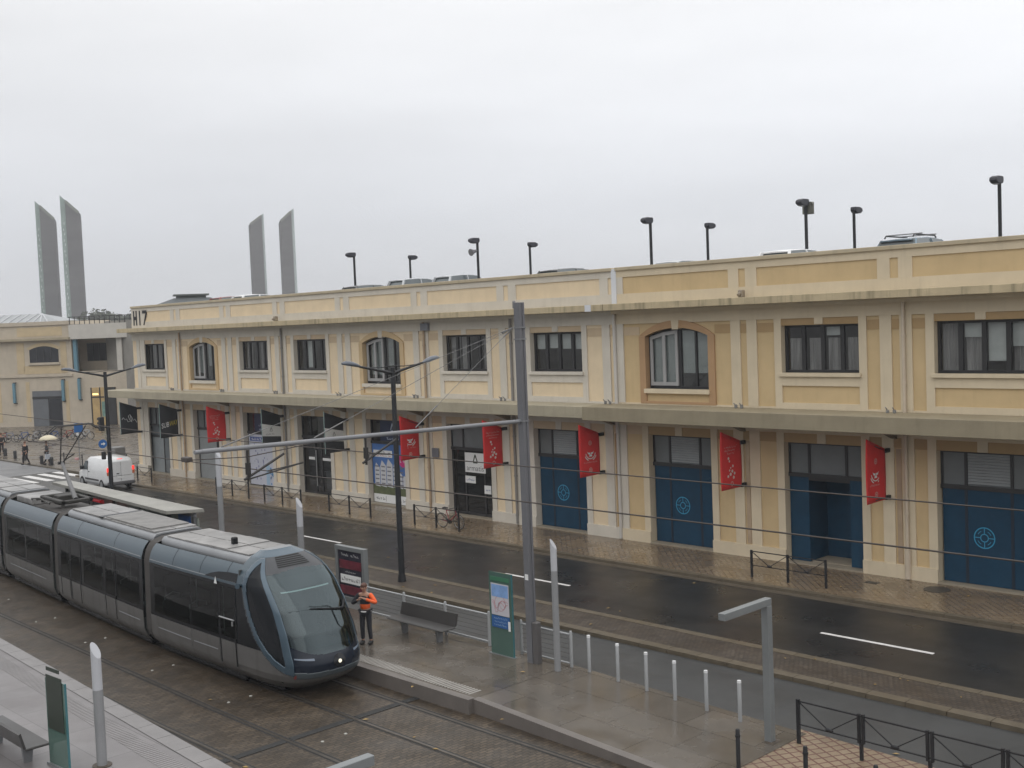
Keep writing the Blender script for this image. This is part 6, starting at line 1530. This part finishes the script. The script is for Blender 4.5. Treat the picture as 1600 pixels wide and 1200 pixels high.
# ------------------------------------------------------------------ people
import bmesh
def skin(name, pts, edges, parent, mt, sub=2):
    """connected skeleton edges with a radius at each joint, grown into one surface"""
    me = bpy.data.meshes.new(name); bm = bmesh.new(); ly = bm.verts.layers.skin.verify(); vs = []
    for i, (p, r_) in enumerate(pts):
        v = bm.verts.new(p); rr = r_ if isinstance(r_, tuple) else (r_, r_); v[ly].radius = rr; v[ly].use_root = (i == 0); vs.append(v)
    for a, b in edges: bm.edges.new((vs[a], vs[b]))
    bm.to_mesh(me); bm.free(); me.materials.append(mt)
    o = bpy.data.objects.new(name, me); col.objects.link(o); o.parent = parent
    sm = o.modifiers.new('skin', 'SKIN'); sm.use_smooth_shade = True; sm.branch_smoothing = .4
    ss = o.modifiers.new('sub', 'SUBSURF'); ss.levels = sub; ss.render_levels = sub
    return o
SKIN = flat('skin_tone', (.42, .24, .17), rough=.5); HAIR = flat('hair_brown', (.10, .05, .03), rough=.8); SHOE = flat('shoe_black', (.015, .015, .016))
def person(label, loc, rz, elb, wri, knee, ankle, jack, sleeve, trou, hair=HAIR, vest=None, tilt=0.0, group=None):
    """front is -y. elb, wri, knee, ankle: joint positions for (right, left)"""
    o = thing('person', label, 'person', (0, 0, 0), group)
    sh_ = [(-.185, 0, 1.41), (.185, 0, 1.41)]; hip = [(-.095, 0, .92), (.095, 0, .92)]
    hd = (0, -.02-tilt*.3, 1.615)
    toe = [(a[0]*1.05, a[1]-.12, .045) for a in ankle]
    P_ = [((0, 0, .97), .135), ((0, 0, 1.15), (.135, .10)), ((0, 0, 1.32), (.155, .105)), ((0, 0, 1.44), (.10, .075)), ((0, -.01-tilt*.1, 1.51), .055), (hd, .082), ((hd[0], hd[1]-.01, 1.70), .075)]
    E_ = [(0, 1), (1, 2), (2, 3), (3, 4), (4, 5), (5, 6)]
    for s_ in (0, 1):
        n = len(P_); P_ += [(sh_[s_], .062), (elb[s_], .045), (wri[s_], .030)]; E_ += [(3, n), (n, n+1), (n+1, n+2)]
        # palm, then five separate fingers
        d = (Vector(wri[s_])-Vector(elb[s_])).normalized(); side = d.cross(Vector((0, 0, 1))).normalized(); pal = Vector(wri[s_])+d*.055
        P_.append((tuple(pal), (.038, .018))); E_.append((n+2, n+3))
        for f in range(5):
            q = (f-2)*.017; ln = (.035, .055, .062, .058, .045)[f]; base = pal+side*q+d*.02; mid = base+d*ln*.55+Vector((0, -.008, -.01)); tip = mid+d*ln*.4+Vector((0, -.012, -.022))
            if f == 0: base = pal+side*(-.03); mid = base+side*(-.018)+d*.022; tip = mid+d*.022
            m_ = len(P_); P_ += [(tuple(base), .009), (tuple(mid), .0085), (tuple(tip), .007)]; E_ += [(n+3, m_), (m_, m_+1), (m_+1, m_+2)]
        n = len(P_); P_ += [(hip[s_], .09), (knee[s_], .058), (ankle[s_], .042), (toe[s_], .022)]; E_ += [(0, n), (n, n+1), (n+1, n+2), (n+2, n+3)]
    body = skin('body', P_, E_, o, SKIN, 1)
    hx, hy, hz = hd[0], hd[1], 1.63
    k = MB(); k.ell((hx, hy+.025, hz+.055), .093, .105, .085, 12, 8); k.build('hair', hair, o)
    k = MB(); k.ell((hx, hy-.105, hz-.01), .015, .024, .024, 8, 6); 
    for s_ in (-1, 1): k.ell((hx+s_*.088, hy, hz-.005), .014, .026, .034, 8, 6)
    k.build('nose_and_ears', SKIN, o)
    k = MB()
    for s_ in (-1, 1): k.ell((hx+s_*.033, hy-.083, hz+.015), .014, .008, .008, 8, 6)
    k.build('eyes', flat('eye_dark', (.03, .025, .02)), o)
    k = MB(); k.ell((hx, hy-.088, hz-.055), .025, .008, .007, 8, 6); k.build('mouth', flat('lip', (.30, .11, .09)), o)
    # clothes
    T_ = [((0, 0, .98), (.15, .125)), ((0, 0, 1.15), (.15, .115)), ((0, 0, 1.32), (.172, .122)), ((0, 0, 1.44), (.11, .085))]
    skin('jacket', T_, [(0, 1), (1, 2), (2, 3)], o, jack)
    if vest is not None:
        skin('safety_vest', [((0, 0, .99), (.158, .133)), ((0, 0, 1.10), (.160, .126)), ((0, 0, 1.22), (.165, .127))], [(0, 1), (1, 2)], o, vest)
        k = MB(); k.tube([(.165*math.cos(a), .132*math.sin(a), .955) for a in [2*math.pi*j/16 for j in range(16)]], .022, 6, closed=True); k.build('belt', PRINTW, o)
    for s_ in (0, 1):
        skin('sleeve', [((sh_[s_][0]*.75, 0, 1.42), .075), (sh_[s_], .075), (elb[s_], .058), (tuple(Vector(elb[s_]).lerp(Vector(wri[s_]), .85)), .043)], [(0, 1), (1, 2), (2, 3)], o, sleeve[s_])
    skin('trousers', [((0, 0, .97), (.145, .12)), (hip[0], .10), (knee[0], .072), ((ankle[0][0], ankle[0][1], .12), .060), (hip[1], .10), (knee[1], .072), ((ankle[1][0], ankle[1][1], .12), .060)], [(0, 1), (1, 2), (2, 3), (0, 4), (4, 5), (5, 6)], o, trou)
    for s_ in (0, 1):
        k = MB(); a = ankle[s_]; k.ell((a[0]*1.03, a[1]-.055, .055), .062, .15, .062, 12, 8); k.build('shoe', SHOE, o)
    o.location = loc; o.rotation_euler = (0, 0, R(rz)); return o
ORG = flat('hi_vis_orange', (.85, .13, .025), rough=.6); DKC = flat('dark_cloth', (.022, .024, .032), rough=.85); DKC2 = flat('black_cloth', (.013, .013, .015), rough=.85); GRC = flat('grey_cloth', (.06, .06, .065), rough=.85)
stand_k = [(-.105, -.02, .50), (.105, -.01, .50)]; stand_a = [(-.12, .02, .085), (.12, .03, .085)]
w_ = person('worker in an orange safety vest on the platform, both hands raised to the chest', (51.55, -16.95, .25), 30, [(-.36, -.08, 1.17), (.37, -.06, 1.20)], [(-.07, -.27, 1.34), (.07, -.28, 1.38)], stand_k, stand_a, DKC, (DKC, ORG), DKC, hair=flat('hair_reddish', (.11, .05, .035)), vest=ORG, tilt=.12)
MB().rbox(-.05, .05, -.39, -.35, 1.36, 1.46, .01).build('held_phone', BLACKP, w_)
walk_k = [(-.10, -.16, .52), (.10, .02, .50)]; walk_a = [(-.10, -.16, .10), (.10, .24, .12)]
dn_e = [(-.27, .05, 1.14), (.27, .0, 1.14)]; dn_w = [(-.27, -.06, .90), (.26, -.14, .92)]
person('pedestrian in dark clothes walking bareheaded, left of the umbrella', (-9.1, -2.9, .0), 20, dn_e, dn_w, walk_k, walk_a, DKC2, (DKC2, DKC2), DKC2, group='pedestrians on the plaza')
up_ = person('pedestrian in dark clothes under the cream umbrella, with a pale bag', (-7.4, -2.0, .0), 150, [(-.27, -.05, 1.16), (.25, .0, 1.14)], [(-.16, -.25, 1.28), (.25, -.10, .90)], walk_k, walk_a, GRC, (GRC, GRC), DKC2, group='pedestrians on the plaza')
person('pedestrian in black at the left picture edge, by the bicycles', (-19.0, -1.0, .0), 60, dn_e, dn_w, stand_k, stand_a, DKC2, (DKC2, DKC2), DKC2, group='pedestrians on the plaza')
um = thing('umbrella', 'open cream umbrella held over a pedestrian on the plaza', 'umbrella', (-7.35, -1.85, 1.2))
k = MB(); n = 16; rings = []
for r_, z in ((.03, .98), (.25, .95), (.5, .84), (.68, .68)): rings.append([(r_*math.cos(2*math.pi*j/n), r_*math.sin(2*math.pi*j/n), z-(.04 if (j % 2 and r_ > .6) else 0)) for j in range(n)])
vs = [p for q in rings for p in q]; k.add(vs, [(i*n+j, i*n+(j+1) % n, (i+1)*n+(j+1) % n, (i+1)*n+j) for i in range(3) for j in range(n)], True)
c_o = k.build('canopy', flat('umbrella_cream', (.62, .56, .42), rough=.8), um); c_o.location = (0, 0, 0); so = c_o.modifiers.new('t', 'SOLIDIFY'); so.thickness = .01
k = MB(); k.tube([(0, 0, .0), (0, 0, 1.06)], .012, 6); a_ = k.build('shaft', DARKF, um); a_.location = (0, 0, 0)
bgo = thing('shopping_bag', 'pale bag hanging beside the pedestrian with the umbrella', 'bag', (-7.0, -2.1, .45)); k = MB(); k.prism([(-.16, 0), (.16, 0), (.19, .36), (-.19, .36)], 'x', -.07, .07); k.tube([(0, -.12, .36), (0, -.08, .5), (0, .08, .5), (0, .12, .36)], .01, 5); a_ = k.build('bag', flat('bag_pale', (.42, .45, .50)), bgo); a_.location = (0, 0, 0)

# ------------------------------------------------------------------ damp air
hz = bpy.data.materials.new('haze_air'); hz.use_nodes = True; t = hz.node_tree; t.nodes.clear()
o_ = t.nodes.new('ShaderNodeOutputMaterial'); pv_ = t.nodes.new('ShaderNodeVolumePrincipled'); pv_.inputs['Color'].default_value = (.93, .95, 1.0, 1); pv_.inputs['Density'].default_value = 0.00048
t.links.new(pv_.outputs[0], o_.inputs['Volume'])
tag(MB().box(-1620, 420, -320, 1520, -2.3, 90).build('haze', hz), kind='stuff')
